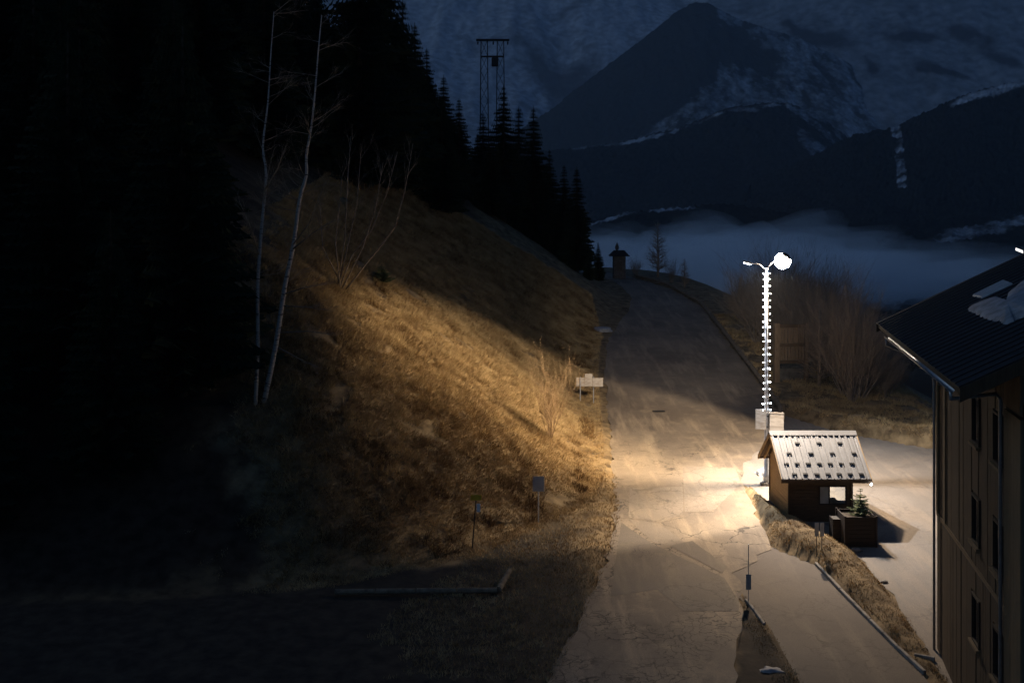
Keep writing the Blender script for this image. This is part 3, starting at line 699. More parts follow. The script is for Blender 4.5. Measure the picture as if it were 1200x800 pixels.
named = [
 (472,-6,112,'tall spruce at the edge of the black forest, tip at the top of the frame',1.1,2),
 (448,-70,104,'towering spruce behind the bare stems, tip above the frame',1.2,1),
 (420,-130,98,'towering spruce right of the birches, tip above the frame',1.2,0),
 (486,22,120,'slim spruce at the forest edge beside the snow slope',1.0,3),
 (500,52,118,'spruce whose tip shows just below the snow at the forest edge',.9,0),
 (590,96,124,'tall spruce in front of the right pylon leg',1.0,1),
 (566,128,132,'spruce at the foot of the left pylon leg',1.0,2),
 (625,120,128,'narrow spruce directly right of the pylon, second in height there',.95,3),
 (608,120,136,'spruce tucked between the two tall ones beside the pylon',1.0,0),
 (644,172,130,'spruce on the downhill side, left of the forked pair above the road',.9,1),
 (661,190,126,'left spruce of the flat-topped pair above the road crest',.9,2),
 (676,192,122,'right spruce of the flat-topped pair, nearest the far road',.95,3),
 (701,282,128,'little spruce beside the roofed stone pillar on the crest',1.0,1),
 (690,290,120,'low spruce at the end of the forest beside the road',1.1,0),
 (538,112,116,'spruce left of the pylon, lower than its neighbours',1.0,2),
 (520,84,122,'spruce filling the gap left of the pylon',1.0,3),
]
for i, (px, py, Y, lb, wd, v) in enumerate(named): spruce(px, py, Y, lb, 'spruces along the skyline of the wooded hill', wd*.92, v)
FG = 'spruces massed on the dark hill'
rr = random.Random(5); placed = []
tries = 0
while len(placed) < 170 and tries < 20000:
    tries += 1
    Y = rr.uniform(44, 165); X = rr.uniform(-58, 8)
    d = float(foot_d(np.array([X]), np.array([Y]))[0])
    px = 600 + F*X/Y
    if d < (2.5 if px < 268 else (25 if Y > 66 else 23) - (12 if Y > 104 else 0)): continue  # at the left spruces are added further downhill to keep the slope black
    if d < 2.5 or px > 690 or px < -180: continue
    if any((X-a)**2 + (Y-b)**2 < 3.2**2 for a, b in placed): continue
    g = Hs(X, Y)
    lim = np.interp(px, [-200, 440, 474, 490, 520, 545, 580, 600, 630, 655, 690], [-900, -300, 30, 60, 110, 150, 150, 150, 165, 215, 262])
    zmax = CAMZ - (lim - HY)/F*Y
    h = min(rr.uniform(11, 19), zmax - g - .3)
    if h < 3.0: continue
    placed.append((X, Y)); t = thing('spruce_tree', (X, Y, g-.15), 'dark spruce in the black mass of trees on the hill', 'spruce tree', FG, rr.uniform(0, 6.28))
    s = h/10; cme, tme = SP[len(placed) % 4]; wd = rr.uniform(.9, 1.15)*min(1, 14/h+.2); share(tme, 'trunk', t, sc=(s,s,s)); share(cme, 'crown', t, sc=(s*wd, s*wd, s))
# the young fir in the planter
fs = thing('fir_sapling', P0 + Vector((.20,.05,1.17)), 'young fir growing out of the dark planter box', 'fir')
share(spruce_mesh('crown', 1.35, .58, 10, 7, 11, M['firgreen'], .15), 'crown', fs); MB().tube([(0,0,-.1),(0,0,1.2)], [.025,.006], 6).build('trunk', M['bark'], fs)
gb = hit(447, 331); g_ = thing('juniper_bush', gb, 'small dark green bush at the upper edge of the lit grass', 'bush')
share(spruce_mesh('foliage', 1.2, .8, 12, 11, 12, M['firgreen'], .1), 'foliage', g_); MB().tube([(0,0,-.2),(0,0,1.2)], [.05,.01], 6).build('stem', M['bark'], g_)

# ------------------------------------------------------------------ bare trees and shrubs
def grow(mb, rs, p, d, L, r, depth, kids, spread, up=.25, n=4, wob=.12):
    seg = 4 if depth > 1 else 2; pts = [p.copy()]; rad = [r]; q = p.copy(); dd = d.copy()
    for i in range(seg):
        dd = (dd + Vector((rs.gauss(0,wob), rs.gauss(0,wob), rs.gauss(0,wob)*.6 + up*.12))).normalized()
        q = q + dd*L/seg; pts.append(q.copy()); rad.append(max(r*(1 - .78*(i+1)/seg), .0035))
    mb.tube(pts, rad, n if depth > 1 else 3, caps=False)
    if depth <= 0: return
    for k in range(kids):
        u = rs.uniform(.22, 1.0); i = min(seg-1, int(u*seg)); f = u*seg - i
        a = pts[i].lerp(pts[i+1], f); az = rs.uniform(0, 6.283)
        perp = dd.orthogonal().normalized(); perp.rotate(Matrix.Rotation(az, 3, dd))
        nd = (dd*math.cos(spread) + perp*math.sin(spread)*rs.uniform(.7,1.2) + Vector((0,0,up))).normalized()
        grow(mb, rs, a, nd, L*rs.uniform(.42,.66), max(rad[i]*.55, .005), depth-1, kids, spread, up, n, wob)
def shrub_mesh(name, seed, h, stems, lean, m, depth=2, kids=5, r=.035, spread=.5, up=.25):
    mb = MB(); rs = random.Random(seed)
    for s in range(stems):
        az = rs.uniform(0, 6.283); ln = rs.uniform(.1, 1.0)*lean
        d = Vector((math.cos(az)*ln, math.sin(az)*ln, 1)).normalized()
        grow(mb, rs, Vector((math.cos(az)*.08*ln, math.sin(az)*.08*ln, -.15)), d, h*rs.uniform(.6,1.0), r*rs.uniform(.6,1), depth, kids, spread, up)
    return mb.mesh(name, m, True)
def bare_tree_mesh(name, seed, h, m, r=.12, kids=9, spread=.75, depth=3, up=.2):
    mb = MB(); rs = random.Random(seed)
    grow(mb, rs, Vector((0,0,-.3)), Vector((0,0,1)), h, r, depth, kids, spread, up, 5, .06); return mb.mesh(name, m, True)
SH = [shrub_mesh('branches', s, 5.0, 14, .6, M['twig'], 2, 8, .065, .55) for s in (21, 22, 23, 24)]
def larch_mesh(name, seed, h, m, wide=.24, nbr=120):
    mb = MB(); rs = random.Random(seed); mb.tube([(0,0,-.3),(.05,0,h*.35),(-.04,.05,h*.7),(0,0,h)], [.20,.15,.09,.03], 6)
    for k in range(nbr):
        t = .10 + .86*(k + rs.random())/nbr; ln = h*wide*(1 - t)**.7*rs.uniform(.6,1.15) + .15; az = rs.uniform(0, 6.283)
        d = Vector((math.cos(az), math.sin(az), rs.uniform(.1,.75))).normalized(); grow(mb, rs, Vector((0,0,h*t)), d, ln, .055*(1.2-t), 1, 8, .55, .25, 4)
    return mb.mesh(name, m, True)
def place_bare(me, name, p, s, label, cat, group=None, rz=None):
    t = thing(name, p, label, cat, group, random.uniform(0, 6.28) if rz is None else rz); share(me, 'branches', t, sc=(s,s,s) if not hasattr(s,'__len__') else s); return t
def bare_at(px, py, Y, me, mh, name, label, cat, group=None):
    p = at(px, py, Y); g = Hs(p.x, p.y); h = max(1.2, p.z - g); return place_bare(me, name, Vector((p.x, p.y, g-.1)), h/mh, label, cat, group)
LM = [larch_mesh('branches', s, 8.0, M['twig']) for s in (51, 52, 53)]
bare_at(771, 258, 134, LM[0], 8.0, 'bare_tree', 'tall bare tree on the road crest against the fog', 'tree')
bare_at(802, 302, 124, LM[1], 8.0, 'bare_tree', 'smaller bare tree right of the tall one on the crest', 'tree')
bare_at(745, 303, 134, SH[0], 5.4, 'bare_shrub', 'low bare shrub between stone pillar and tall bare tree', 'shrub')
bare_at(787, 308, 128, SH[2], 5.4, 'bare_shrub', 'bare shrub between the two bare crest trees', 'shrub')
BG = 'bare thicket beyond the yard'
rb = random.Random(9); nbr = 0; tops = [(815,352),(835,338),(850,325),(870,318),(890,312),(930,322),(960,326),(985,345),(1010,362),(1035,392),(1060,425),(1085,450),(1110,470)]
spots_ = []
for it in range(4000):
    if nbr >= 92: break
    px = rb.uniform(812, 1100); Y = rb.uniform(76, 118)
    X = (px - 600)/F*Y
    if X < float(mR(Y)) + 2.2 or X > float(xfall(Y)) + 14: continue
    if 900 < px < 960 and Y < 88: continue
    if px < 900 and Y < 92: continue
    if Y < 80 and px < 985: continue
    if any((X-a)**2 + (Y-b)**2 < 1.15**2 for a, b in spots_): continue
    g = Hs(X, Y); lim = np.interp(px, [t[0] for t in tops], [t[1] for t in tops]) + rb.uniform(0, 38)
    h = CAMZ - (lim - HY)/F*Y - g
    if h < 2.0: continue
    h = min(h, 9.5); spots_.append((X, Y)); nbr += 1
    if h > 4.0 and rb.random() < .3: place_bare(LM[nbr % 3], 'bare_tree', Vector((X, Y, g-.1)), h/8.0, 'leafless tree within the dark thicket behind the yard', 'tree', BG)
    else: place_bare(SH[nbr % 4], 'bare_shrub', Vector((X, Y, g-.1)), h/5.4, 'leafless many-stemmed shrub in the dark thicket behind the yard', 'shrub', BG)
# russet shrub on the lit slope
rp = hit(645, 516); place_bare(shrub_mesh('branches', 43, 3.9, 16, .36, M['twigred'], 2, 6, .032, .42, .2), 'russet_shrub', rp, (.85,.85,.88), 'russet leafless shrub standing alone on the lit slope', 'shrub', None, 0.4)
# birches
def birch(pixels, branches, label, r0):
    b = hit(*pixels[0]); t = thing('birch_tree', b, label, 'birch tree'); mb = MB()
    pts = [at(px, py, b.y + (i*.12 if i else 0)) - b for i, (px, py) in enumerate(pixels)]; pts[0] = Vector((pts[0].x, pts[0].y, -.3))
    sm = []
    for i in range(len(pts)-1):
        for k in range(3):
            u = k/3; p0 = pts[max(i-1,0)]; p1 = pts[i]; p2 = pts[i+1]; p3 = pts[min(i+2, len(pts)-1)]
            sm.append(.5*((2*p1) + (p2-p0)*u + (2*p0-5*p1+4*p2-p3)*u*u + (3*p1-p0-3*p2+p3)*u**3))
    sm.append(pts[-1]); n = len(sm)
    mb.tube(sm, [r0*(1 - .82*i/(n-1)) for i in range(n)], 9).build('trunk', M['birch'], t, True)
    rs = random.Random(len(pixels)); 
    for br in branches:
        q = [at(px, py, b.y + .3 - .9*j) - b for j, (px, py) in enumerate(br)]
        m2 = MB(); m2.tube(q, [.04*(1 - .75*j/(len(q)-1)) for j in range(len(q))], 6)
        for k in range(9):
            u = rs.uniform(.3, 1); i = min(len(q)-2, int(u*(len(q)-1))); a = q[i].lerp(q[i+1], u*(len(q)-1)-i)
            grow(m2, rs, a, (q[-1]-q[0]).normalized() + Vector((rs.gauss(0,.4), rs.gauss(0,.4), rs.gauss(.15,.3))), rs.uniform(.5,1.2), .011, 1, 3, .5, .1, 3)
        m2.build('branch', M['palestem'], t, True)
    for k in range(26):
        i = rs.randrange(n//5, n-1); az = rs.uniform(0, 6.283); m2 = MB()
        grow(m2, rs, sm[i].lerp(sm[i+1], rs.random()), Vector((math.cos(az), math.sin(az)*.7, rs.uniform(.1,.8))).normalized(), rs.uniform(.7,2.0), .02, 2, 4, .5, .05, 4)
        m2.build('branch', M['palestem'], t, True)
    return t
birch([(299,474),(302,405),(302,334),(307,262),(312,205),(308,172),(314,120),(317,70),(321,14)], [[(304,300),(292,262),(280,235)],[(309,225),(326,196),(335,170)]], 'left slender white birch of the close pair on the hill', .105)
birch([(308,470),(323,405),(334,334),(344,286),(351,234),(359,205),(359,182),(365,148),(369,110),(373,60),(377,18)],
      [[(344,286),(362,262),(382,212)],[(343,292),(365,274),(391,258)],[(331,345),(360,336),(389,332)],[(329,358),(360,360),(389,364)],[(325,390),(360,388),(396,393)],[(322,405),(350,420),(372,430)]], 'right white birch of the pair, with long side branches', .13)
cs = hit(398, 338); ct = thing('bare_shrub', cs, 'tall fan of thin bare stems beside the birches', 'shrub'); mb = MB(); rs = random.Random(3)
for st in [[(388,330),(393,285),(398,240),(401,205)],[(392,332),(412,300),(435,270),(452,230),(466,178)],[(402,334),(430,308),(449,285),(463,266),(475,222),(484,168)],[(396,332),(408,285),(418,240),(423,180)],[(394,333),(404,280),(407,220),(411,160)],[(398,334),(425,290),(440,245),(449,190)],[(390,332),(378,290),(375,240)]]:
    q = [at(px, py, cs.y + .25*j + rs.uniform(-.3,.3)) - cs for j, (px, py) in enumerate(st)]; q[0] = Vector((rs.uniform(-.4,.4), rs.uniform(-.2,.2), -.2))
    mb.tube(q, [.05*(1 - .75*j/(len(q)-1)) for j in range(len(q))], 5)
    for k in range(9):
        i = rs.randrange(1, len(q)-1); grow(mb, rs, q[i].lerp(q[i+1], rs.random()), (q[i+1]-q[i]).normalized() + Vector((rs.gauss(0,.35), rs.gauss(0,.35), .15)), rs.uniform(.8,1.8), .013, 1, 4, .5, .2, 3)
mb.build('branches', M['palestem'], ct, True)

# ------------------------------------------------------------------ chalet on the right
C0 = Vector((14.65, 38.5, float(B(38.5)) - .3)); CRZ = -math.atan(.183)
ch = thing('chalet', C0, 'tall timber clad chalet with dark overhanging roof beside the drive', 'building', None, CRZ)
zb = C0.z
def Z(z): return z - zb
WL, WF = -9.86, 0.0                                  # facade: from the far corner (0) towards the camera
wins = [(-6.25,-5.4), (-8.8,-7.98)]; wrows = [(8.70,10.10), (5.75,7.15), (2.80,4.20)]
MB().box(.16, 12.2, WL, WF, 0, Z(12.25)).build('core_wall', M['render'], ch)
# cladding boards stand upright over two tiers, cut round the windows
bw = .29; nb_ = int(round((WF - WL)/bw)); bw = (WF - WL)/nb_
for i in range(nb_):
    y0 = WL + i*bw; y1 = y0 + bw - .008
    for (ta, tb) in ((.15, 4.95), (5.10, 12.20)):
        cuts = [(a-.10, b+.06) for (a, b) in wrows if any(y1 > w0-.05 and y0 < w1+.05 for w0, w1 in wins) and a > ta-.5 and b < tb+.5]
        z = ta
        for a, b in sorted(cuts) + [(tb, tb)]:
            if a - z > .05:
                j = random.uniform(-.012,.012); MB().box(.10+j, .155, y0, y1, Z(z), Z(a)).build('plank', M['chaletwood'], ch)
            z = max(z, b)
MB().box(.07,.157, WL, WF, Z(4.96), Z(5.09)).build('band_board', M['chaletpale'], ch)
for y0 in (-.34, -1.55): MB().box(.05,.098, y0, y0+.30, Z(5.11), Z(12.15)).build('corner_board', M['chaletpale'], ch)
for (w0, w1) in wins:
    for (a, b) in wrows:
        f = MB(); f.box(.06,.17, w0-.05, w0+.03, Z(a), Z(b)); f.box(.06,.17, w1-.03, w1+.05, Z(a), Z(b)); f.box(.06,.17, w0+.03, w1-.03, Z(b)-.06, Z(b)); f.box(.06,.17,w0+.03,w1-.03,Z(a),Z(a)+.06)
        wo_ = f.build('window', M['darkwood'], ch)
        MB().box(.13,.145, w0+.03, w1-.03, Z(a)+.06, Z(b)-.06).build('pane', M['blackglass'], wo_)
        MB().box(.118,.13,(w0+w1)/2-.02,(w0+w1)/2+.02, Z(a)+.06, Z(b)-.06).build('mullion', M['darkwood'], wo_)
        MB().box(-.02,.16, w0-.1, w1+.1, Z(a)-.09, Z(a)-.01).build('sill', M['chaletpale'], wo_)
# side screen of the gable balconies at the near end
for i in range(5):
    y0 = WL - .02 - (i+1)*.31
    MB().box(-.10,-.04, y0, y0+.30, Z(10.6), Z(11.75)).build('plank', M['chaletpale'], ch); MB().box(-.10,-.04, y0, y0+.30, Z(.5), Z(10.5)).build('plank', M['chaletpale'], ch)
MB().box(-.035,3.0, WL-1.55, WL-.03, Z(10.50), Z(10.60)).build('balcony_slab', M['darkwood'], ch)
# roof
ES, EZ, PT, RXr = -1.66, Z(11.45), .51, 6.0
RY0, RY1 = -12.4, 1.52
def rf(x, y, h): return (x, y, EZ + PT*((x - ES) if x <= RXr else (2*RXr - ES - x)) + h)
for (xa, xb) in ((ES, RXr), (2*RXr-ES, RXr)):
    MB().quadbox([rf(xa,RY0,-.22), rf(xb,RY0,-.22), rf(xb,RY1,-.22), rf(xa,RY1,-.22), rf(xa,RY0,-.03), rf(xb,RY0,-.03), rf(xb,RY1,-.03), rf(xa,RY1,-.03)]).build('roof_deck', M['chaletwood'], ch)
npn = 28; pwid = (RY1 - RY0)/npn
for i in range(npn):
    y0 = RY0 + i*pwid; y1 = y0 + pwid
    p = MB().quadbox([rf(ES-.06,y0,-.028), rf(RXr,y0,-.028), rf(RXr,y1-.004,-.028), rf(ES-.06,y1-.004,-.028), rf(ES-.06,y0,.0), rf(RXr,y0,.0), rf(RXr,y1-.004,.0), rf(ES-.06,y1-.004,.0)])
    p.quadbox([rf(ES-.06,y0,.0), rf(RXr,y0,.0), rf(RXr,y0+.03,.0), rf(ES-.06,y0+.03,.0), rf(ES-.06,y0,.03), rf(RXr,y0,.03), rf(RXr,y0+.03,.03), rf(ES-.06,y0+.03,.03)])
    p.build('roof_panel', M['roofdark'], ch)
for y0 in (RY0-.05, RY1+.004):
    for (xa, xb) in ((ES-.05, RXr), (2*RXr-ES+.05, RXr)):
        MB().quadbox([rf(xa,y0,-.36), rf(xb,y0,-.36), rf(xb,y0+.045,-.36), rf(xa,y0+.045,-.36), rf(xa,y0,-.02), rf(xb,y0,-.02), rf(xb,y0+.045,-.02), rf(xa,y0+.045,-.02)]).build('barge_board', M['chaletwood'], ch)
for i, y in enumerate(np.linspace(RY0+.9, RY1-.4, 12)):
    MB().quadbox([rf(ES+.1,y,-.38), rf(.10,y,-.38), rf(.10,y+.12,-.38), rf(ES+.1,y+.12,-.38), rf(ES+.1,y,-.222), rf(.10,y,-.222), rf(.10,y+.12,-.222), rf(ES+.1,y+.12,-.222)]).build('rafter', M['chaletpale'], ch)
# gutter and downpipes
gut = MB(); na = 7; g0, g1 = -11.6, -1.0; gx, gz_ = ES-.07, Z(11.24)
for y in (g0, g1):
    for r_ in (.085, .075):
        for k in range(na): a = math.pi + math.pi*k/(na-1); gut.v.append((gx + r_*math.cos(a), y, gz_ + r_*math.sin(a)))
for k in range(na-1):
    gut.f.append((k, k+1, 2*na+k+1, 2*na+k)); gut.f.append((na+k, 3*na+k, 3*na+k+1, na+k+1)); gut.f.append((k, na+k, na+k+1, k+1)); gut.f.append((2*na+k, 2*na+k+1, 3*na+k+1, 3*na+k))
gut.build('gutter', M['zinc'], ch, True)
MB().tube([(gx,g1+.02,gz_-.06),(gx,g1+.05,gz_-.30),(-.4,-.30,Z(10.35)),(-.06,-.12,Z(9.9)),(-.02,-.10,Z(9.5)),(-.02,-.10,.05)], .048, 8).build('downpipe', M['zinc'], ch, True)
MB().tube([(gx,g0+.1,gz_-.06),(gx,g0+.12,gz_-.26),(-.30,WL+.02,Z(10.86)),(-.16,WL+.10,Z(10.72)),(-.16,WL+.10,.05)], .05, 8).build('downpipe', M['zinc'], ch, True)
for y in np.linspace(g0+.3, g1-.3, 12): MB().box(gx-.09, gx+.12, y, y+.03, gz_-.10, gz_-.088).build('gutter_bracket', M['zinc'], ch)
# snow lying on the roof, a roof window
ex = Vector((math.cos(CRZ), math.sin(CRZ), 0)); ey = Vector((-math.sin(CRZ), math.cos(CRZ), 0))
def roof_pt(px, py):
    o = Vector((0,0,CAMZ)); d = Vector(((px-600)/F, 1, -(py-HY)/F)); p0 = C0 + ex*ES + Vector((0,0,EZ)); nrm = (ex + Vector((0,0,PT))).cross(ey)
    t = (p0 - o).dot(nrm)/d.dot(nrm); q = o + d*t - C0; return q.dot(ex), q.dot(ey)
def roof_slab(poly, name, m, h, parent, wob=.0):
    pts = [roof_pt(*p) for p in poly]; dense = []
    for i, a in enumerate(pts):
        b = pts[(i+1) % len(pts)]
        for k in range(5): u = k/5; dense.append((a[0]+(b[0]-a[0])*u + random.uniform(-wob,wob), a[1]+(b[1]-a[1])*u + random.uniform(-wob,wob)))
    n = len(dense); mb = MB(); cx = sum(p[0] for p in dense)/n; cy_ = sum(p[1] for p in dense)/n
    for (x, y) in dense: mb.v.append(rf(x, y, .004))
    for (x, y) in dense: mb.v.append(rf(cx+(x-cx)*.93, cy_+(y-cy_)*.93, h*.8))
    mb.v.append(rf(cx, cy_, h))
    for k in range(n): q = (k+1) % n; mb.f.append((k, q, n+q, n+k)); mb.f.append((n+k, n+q, 2*n))
    if parent: return mb.build(name, m, parent)
    o = mb.build(name, m, None, True); o.location = C0; o.rotation_euler = (0,0,CRZ); return o
tag(roof_slab([(1131,364),(1150,355),(1168,350),(1172,354),(1186,356),(1192,349),(1184,344),(1200,330),(1225,322),(1225,372),(1198,372),(1178,381),(1160,374),(1147,371)], 'snow_patch', M['snow'], .12, None, .06), 'large patch of old snow on the dark chalet roof', 'snow')
roof_slab([(1139,347),(1176,329),(1187,333),(1150,350)], 'roof_window', M['signback'], .07, ch)
roof_slab([(1190,291.5),(1199,295),(1199,297),(1190,293.5)], 'roof_dash', emit('bright_roof_dash', (1,.97,.9), 1.2), .06, ch)  # bright dash at the roof edge drawn as a glowing strip

# ------------------------------------------------------------------ kerbs, rails, logs
def kerb(pix, label, m, w=.12, h=.11, step=1.1, name='kerb'):
    P = [hit(*p) for p in pix]; t = thing(name, P[0], label, name.replace('_',' ')); 
    path = []
    for a, b in zip(P[:-1], P[1:]):
        n = max(1, int((b-a).length/step)); path += [a.lerp(b, k/n) for k in range(n)]
    path.append(P[-1])
    for a, b in zip(path[:-1], path[1:]):
        a = Vector((a.x, a.y, float(B(a.y)))) - P[0]; b = Vector((b.x, b.y, float(B(b.y)))) - P[0]
        dd = (b-a).normalized()*.012; j = Vector((0,0,random.uniform(-.012,.012)))
        MB().beam(a+dd+j+Vector((0,0,h*.35)), b-dd+j+Vector((0,0,h*.35)), w, h*1.3).build('kerb_stone', m, t, bevel=.015)
    return t
kerb([(956,661),(985,692),(1020,728),(1052,760),(1084,790)], 'pale kerb running down the right edge of the side road', M['stone'])
kerb([(1071,768),(1096,774)], 'short kerb at the foot of the chalet wall', M['stone'])
kerb([(874,703),(884,716),(896,732)], 'short kerb at the tip of the dark grass wedge', M['stone'], .10, .07, .8)
# timber guard along the valley side of the climbing road
gp = [(float(mR(y))+.25, y) for y in np.arange(71.5, 133, 2.05)]
gr = thing('guard_rail', Vector((gp[0][0], gp[0][1], float(B(gp[0][1])))), 'low dark timber guard rail along the climbing road', 'guard rail'); G0 = gr.location.copy()
for i, (x, y) in enumerate(gp):
    a = Vector((x, y, float(B(y)))) - G0
    MB().tube([a + Vector((0,0,-.3)), a + Vector((0,0,.55))], .10, 8).build('post', M['log'], gr)
    if i + 1 < len(gp):
        b = Vector((gp[i+1][0], gp[i+1][1], float(B(gp[i+1][1])))) - G0; e = (b-a).normalized()*.03
        MB().tube([a + e + Vector((-.20,0,.38)), b - e + Vector((-.20,0,.38))], .16, 8).build('rail', M['log'], gr)
# log barrier in the dark turnout
l0, l1, l2 = hit(392, 698), hit(583, 697), hit(597, 678)
lg = thing('log_barrier', l1, 'long low log lying across the dark turnout, bent at its end', 'log barrier')
for k in range(4):
    a = l0.lerp(l1, k/4) - l1; b = l0.lerp(l1, (k+1)/4) - l1; e = (b-a).normalized()*.02
    MB().tube([a+e+Vector((0,0,.16)), b-e+Vector((0,0,.16))], [.115,.105], 10).build('log', M['log'], lg)
MB().tube([Vector((0.05,.05,.17)), l2 - l1 + Vector((0,0,.32))], [.12,.11], 10).build('log', M['log'], lg)

# ------------------------------------------------------------------ signs
s1 = hit(631, 612); t = thing('road_sign', s1, 'single grey sign on a thin post at the foot of the slope', 'sign')
MB().tube([(0,0,-.3),(0,0,2.05)], .03, 8).build('post', M['steel'], t); MB().box(-.27,.27,-.045,-.025,1.45,2.15).build('panel', M['signback'], t, bevel=.008)
[MB().box(-.25,.25,-.022,-.002,z_,z_+.04).build('bracket', M['steel'], t) for z_ in (1.60, 1.95)]
a_, b_ = hit(680, 470), hit(695.5, 472); t = thing('road_sign', a_, 'wide pale sign on two legs at the left edge of the road', 'sign'); dv = b_ - a_; sc_ = a_.y/F
MB().tube([(0,0,-.3),(0,0,1.62)], .035, 8).build('leg', M['steel'], t); MB().tube([dv+Vector((0,0,-.3)), Vector((dv.x,dv.y,1.62))], .035, 8).build('leg', M['steel'], t)
ux = Vector((1, 0, 0))
MB().box(-.28, .30, .04, .07, .98, 1.58).build('panel', M['whitesign'], t, bevel=.01); MB().box(.31, .83, .04,.07, .98, 1.84).build('panel', M['whitesign'], t, bevel=.01); MB().box(.84, 1.55, .04,.07, .96, 1.55).build('panel', M['whitesign'], t, bevel=.01)
h1 = hit(553, 642); t = thing('marker_post', h1, 'thin post with a yellow cap plate and small white tag', 'marker post')
top = at(558, 583, h1.y - .2) - h1
MB().tube([(0,0,-.3), top], .028, 7).build('post', M['darkmetal'], t); c_ = top
MB().box(c_.x-.24, c_.x+.24, c_.y-.05, c_.y-.03, c_.z-.10, c_.z+.14).build('cap_plate', M['yellow'], t, bevel=.02); MB().box(c_.x+.02, c_.x+.18, c_.y-.06, c_.y-.035, c_.z-.60, c_.z-.24).build('tag', M['white'], t, bevel=.01)
d1 = hit(877, 706); t = thing('delineator_post', d1, 'thin snow pole with a blue grey plate at the tip of the grass wedge', 'marker post')
MB().tube([(0,0,-.3),(0,0,2.2)], .018, 7).build('post', M['steel'], t); MB().box(-.10,.10,-.04,-.022,.48,1.06).build('plate', M['bluegrey'], t, bevel=.01)
w1 = hit(957, 659); t = thing('twin_plate_sign', w1 + Vector((.18,.25,0)), 'pair of small grey plates on two thin legs by the side road', 'sign')
gz = Hs(w1.x+.18, w1.y+.25) - w1.z
for s in (-.11,.11):
    MB().tube([(s,0,-.4),(s,0,1.55)], .016, 6).build('leg', M['darkmetal'], t); MB().box(s-.085,s+.085,-.03,-.015,.98,1.56).build('plate', M['signback'], t, bevel=.008)
MB().box(-.12,.12,-.013,0,1.2,1.24).build('crossbar', M['darkmetal'], t)
# notice board on the bank above the yard
nbp = hit(926, 447); t = thing('notice_board', nbp, 'large timber notice board with two rows of upright planks on the bank', 'notice board', None, R(6)); s_ = nbp.y/F
def nx(px): return (px - 926)*s_
def nz(py): return (447 - py)*s_
for px, m_, r_ in ((909.5,M['woodv'],.19),(945.5,M['woodv'],.14)):
    MB().box(nx(px)-r_, nx(px)+r_, -r_, r_, -.5, nz(380)+.1).build('post', m_, t, bevel=.02)
MB().box(nx(909.5)+.2, nx(945.5)-.15, -.08, .08, nz(384), nz(380)).build('rail', M['wood'], t); MB().box(nx(909.5)+.2, nx(945.5)-.15, -.08,.08, nz(406), nz(402.5)).build('rail', M['wood'], t); MB().box(nx(909.5)+.2, nx(945.5)-.15, -.08,.08, nz(426), nz(422.5)).build('rail', M['wood'], t)
npk = 9; x0, x1 = nx(909.5)+.21, nx(945.5)-.16
for (pa, pb) in ((384.2,402.3),(406.2,422.3)):
    for i in range(npk):
        a = x0 + (x1-x0)*i/npk; b = x0 + (x1-x0)*(i+1)/npk - .045; MB().box(a, b, -.035 + random.uniform(-.03,.03), .02, nz(pb), nz(pa)).build('plank', M['woodv'], t)
MB().box(x0, x1, .05, .25, -.3, nz(432)).build('base_wall', M['rock'], t)

# pillar with a little roof on the crest
pb = at(725.5, 322, 133); pz = float(B(133)); t = thing('roofed_pillar', Vector((pb.x, pb.y, pz-.3)), 'small roofed stone pillar standing dark on the road crest', 'pillar'); u_ = 133/F
MB().box(-.72,.72,-.7,.7,0,3.05).build('body', M['rock'], t, bevel=.04)
m_ = MB(); m_.v = [(-1.2,-1.1,2.95),(1.2,-1.1,2.95),(1.2,1.1,2.95),(-1.2,1.1,2.95),(-.62,-.2,3.62),(.62,-.2,3.62),(.62,.2,3.62),(-.62,.2,3.62)]; m_.f = [(0,3,2,1),(4,5,6,7),(0,1,5,4),(1,2,6,5),(2,3,7,6),(3,0,4,7)]; rfp = m_.build('roof', M['roofdark'], t)
MB().lathe((-.25,0,3.6), [(.10,0),(.24,.25),(.22,.5),(.08,.8),(.02,1.0)], 8).build('finial', M['rock'], rfp)
MB().box(-.3,.3,-.74,-.703,1.2,2.3).build('niche', M['darkmetal'], t)

# pylon on the wooded hill
pp = at(575, 48, 172); pg = Hs(pp.x, pp.y); t = thing('pylon', Vector((pp.x, pp.y, pg)), 'twin-legged lattice pylon with a flat crossbar above the spruces', 'pylon'); hh = pp.z - pg; u_ = 172/F
for px in (567.5, 586.5):
    cx = (px - 575)*u_; m_ = MB(); w0, w1_ = .85, .5
    cor = [(-1,-1),(1,-1),(1,1),(-1,1)]
    for sx, sy in cor: m_.beam((cx+sx*w0, sy*w0, -.5), (cx+sx*w1_, sy*w1_, hh), .13, .13)
    nb2 = 15
    for i in range(nb2):
        za, zb2 = hh*i/nb2, hh*(i+1)/nb2; wa = w0+(w1_-w0)*i/nb2; wb = w0+(w1_-w0)*(i+1)/nb2
        for q in range(4):
            (ax, ay), (bx, by) = cor[q], cor[(q+1) % 4]
            m_.beam((cx+ax*wa, ay*wa, za), (cx+bx*wb, by*wb, zb2), .07,.07)
    m_.build('leg', M['darkmetal'], t)
MB().beam(((558-575)*u_,0,hh+.1), ((597-575)*u_,0,hh+.1), .4,.35).build('crossbar', M['darkmetal'], t)
MB().beam(((564-575)*u_,0,hh-18.5*u_), ((590-575)*u_,0,hh-18.5*u_), .3,.25).build('crossbar', M['darkmetal'], t)
MB().box((576-575)*u_, (584-575)*u_, -.5,.5, hh-30*u_, hh-20*u_).build('transformer', M['darkmetal'], t, bevel=.1)
ins = MB().lathe((0,0,0), [(.06,0),(.14,.1),(.08,.2),(.14,.3),(.06,.5)], 8).mesh('insulator', M['darkmetal'])
for px in (560, 578, 595): share(ins, 'insulator', t, ((px-575)*u_, 0, hh-.62))

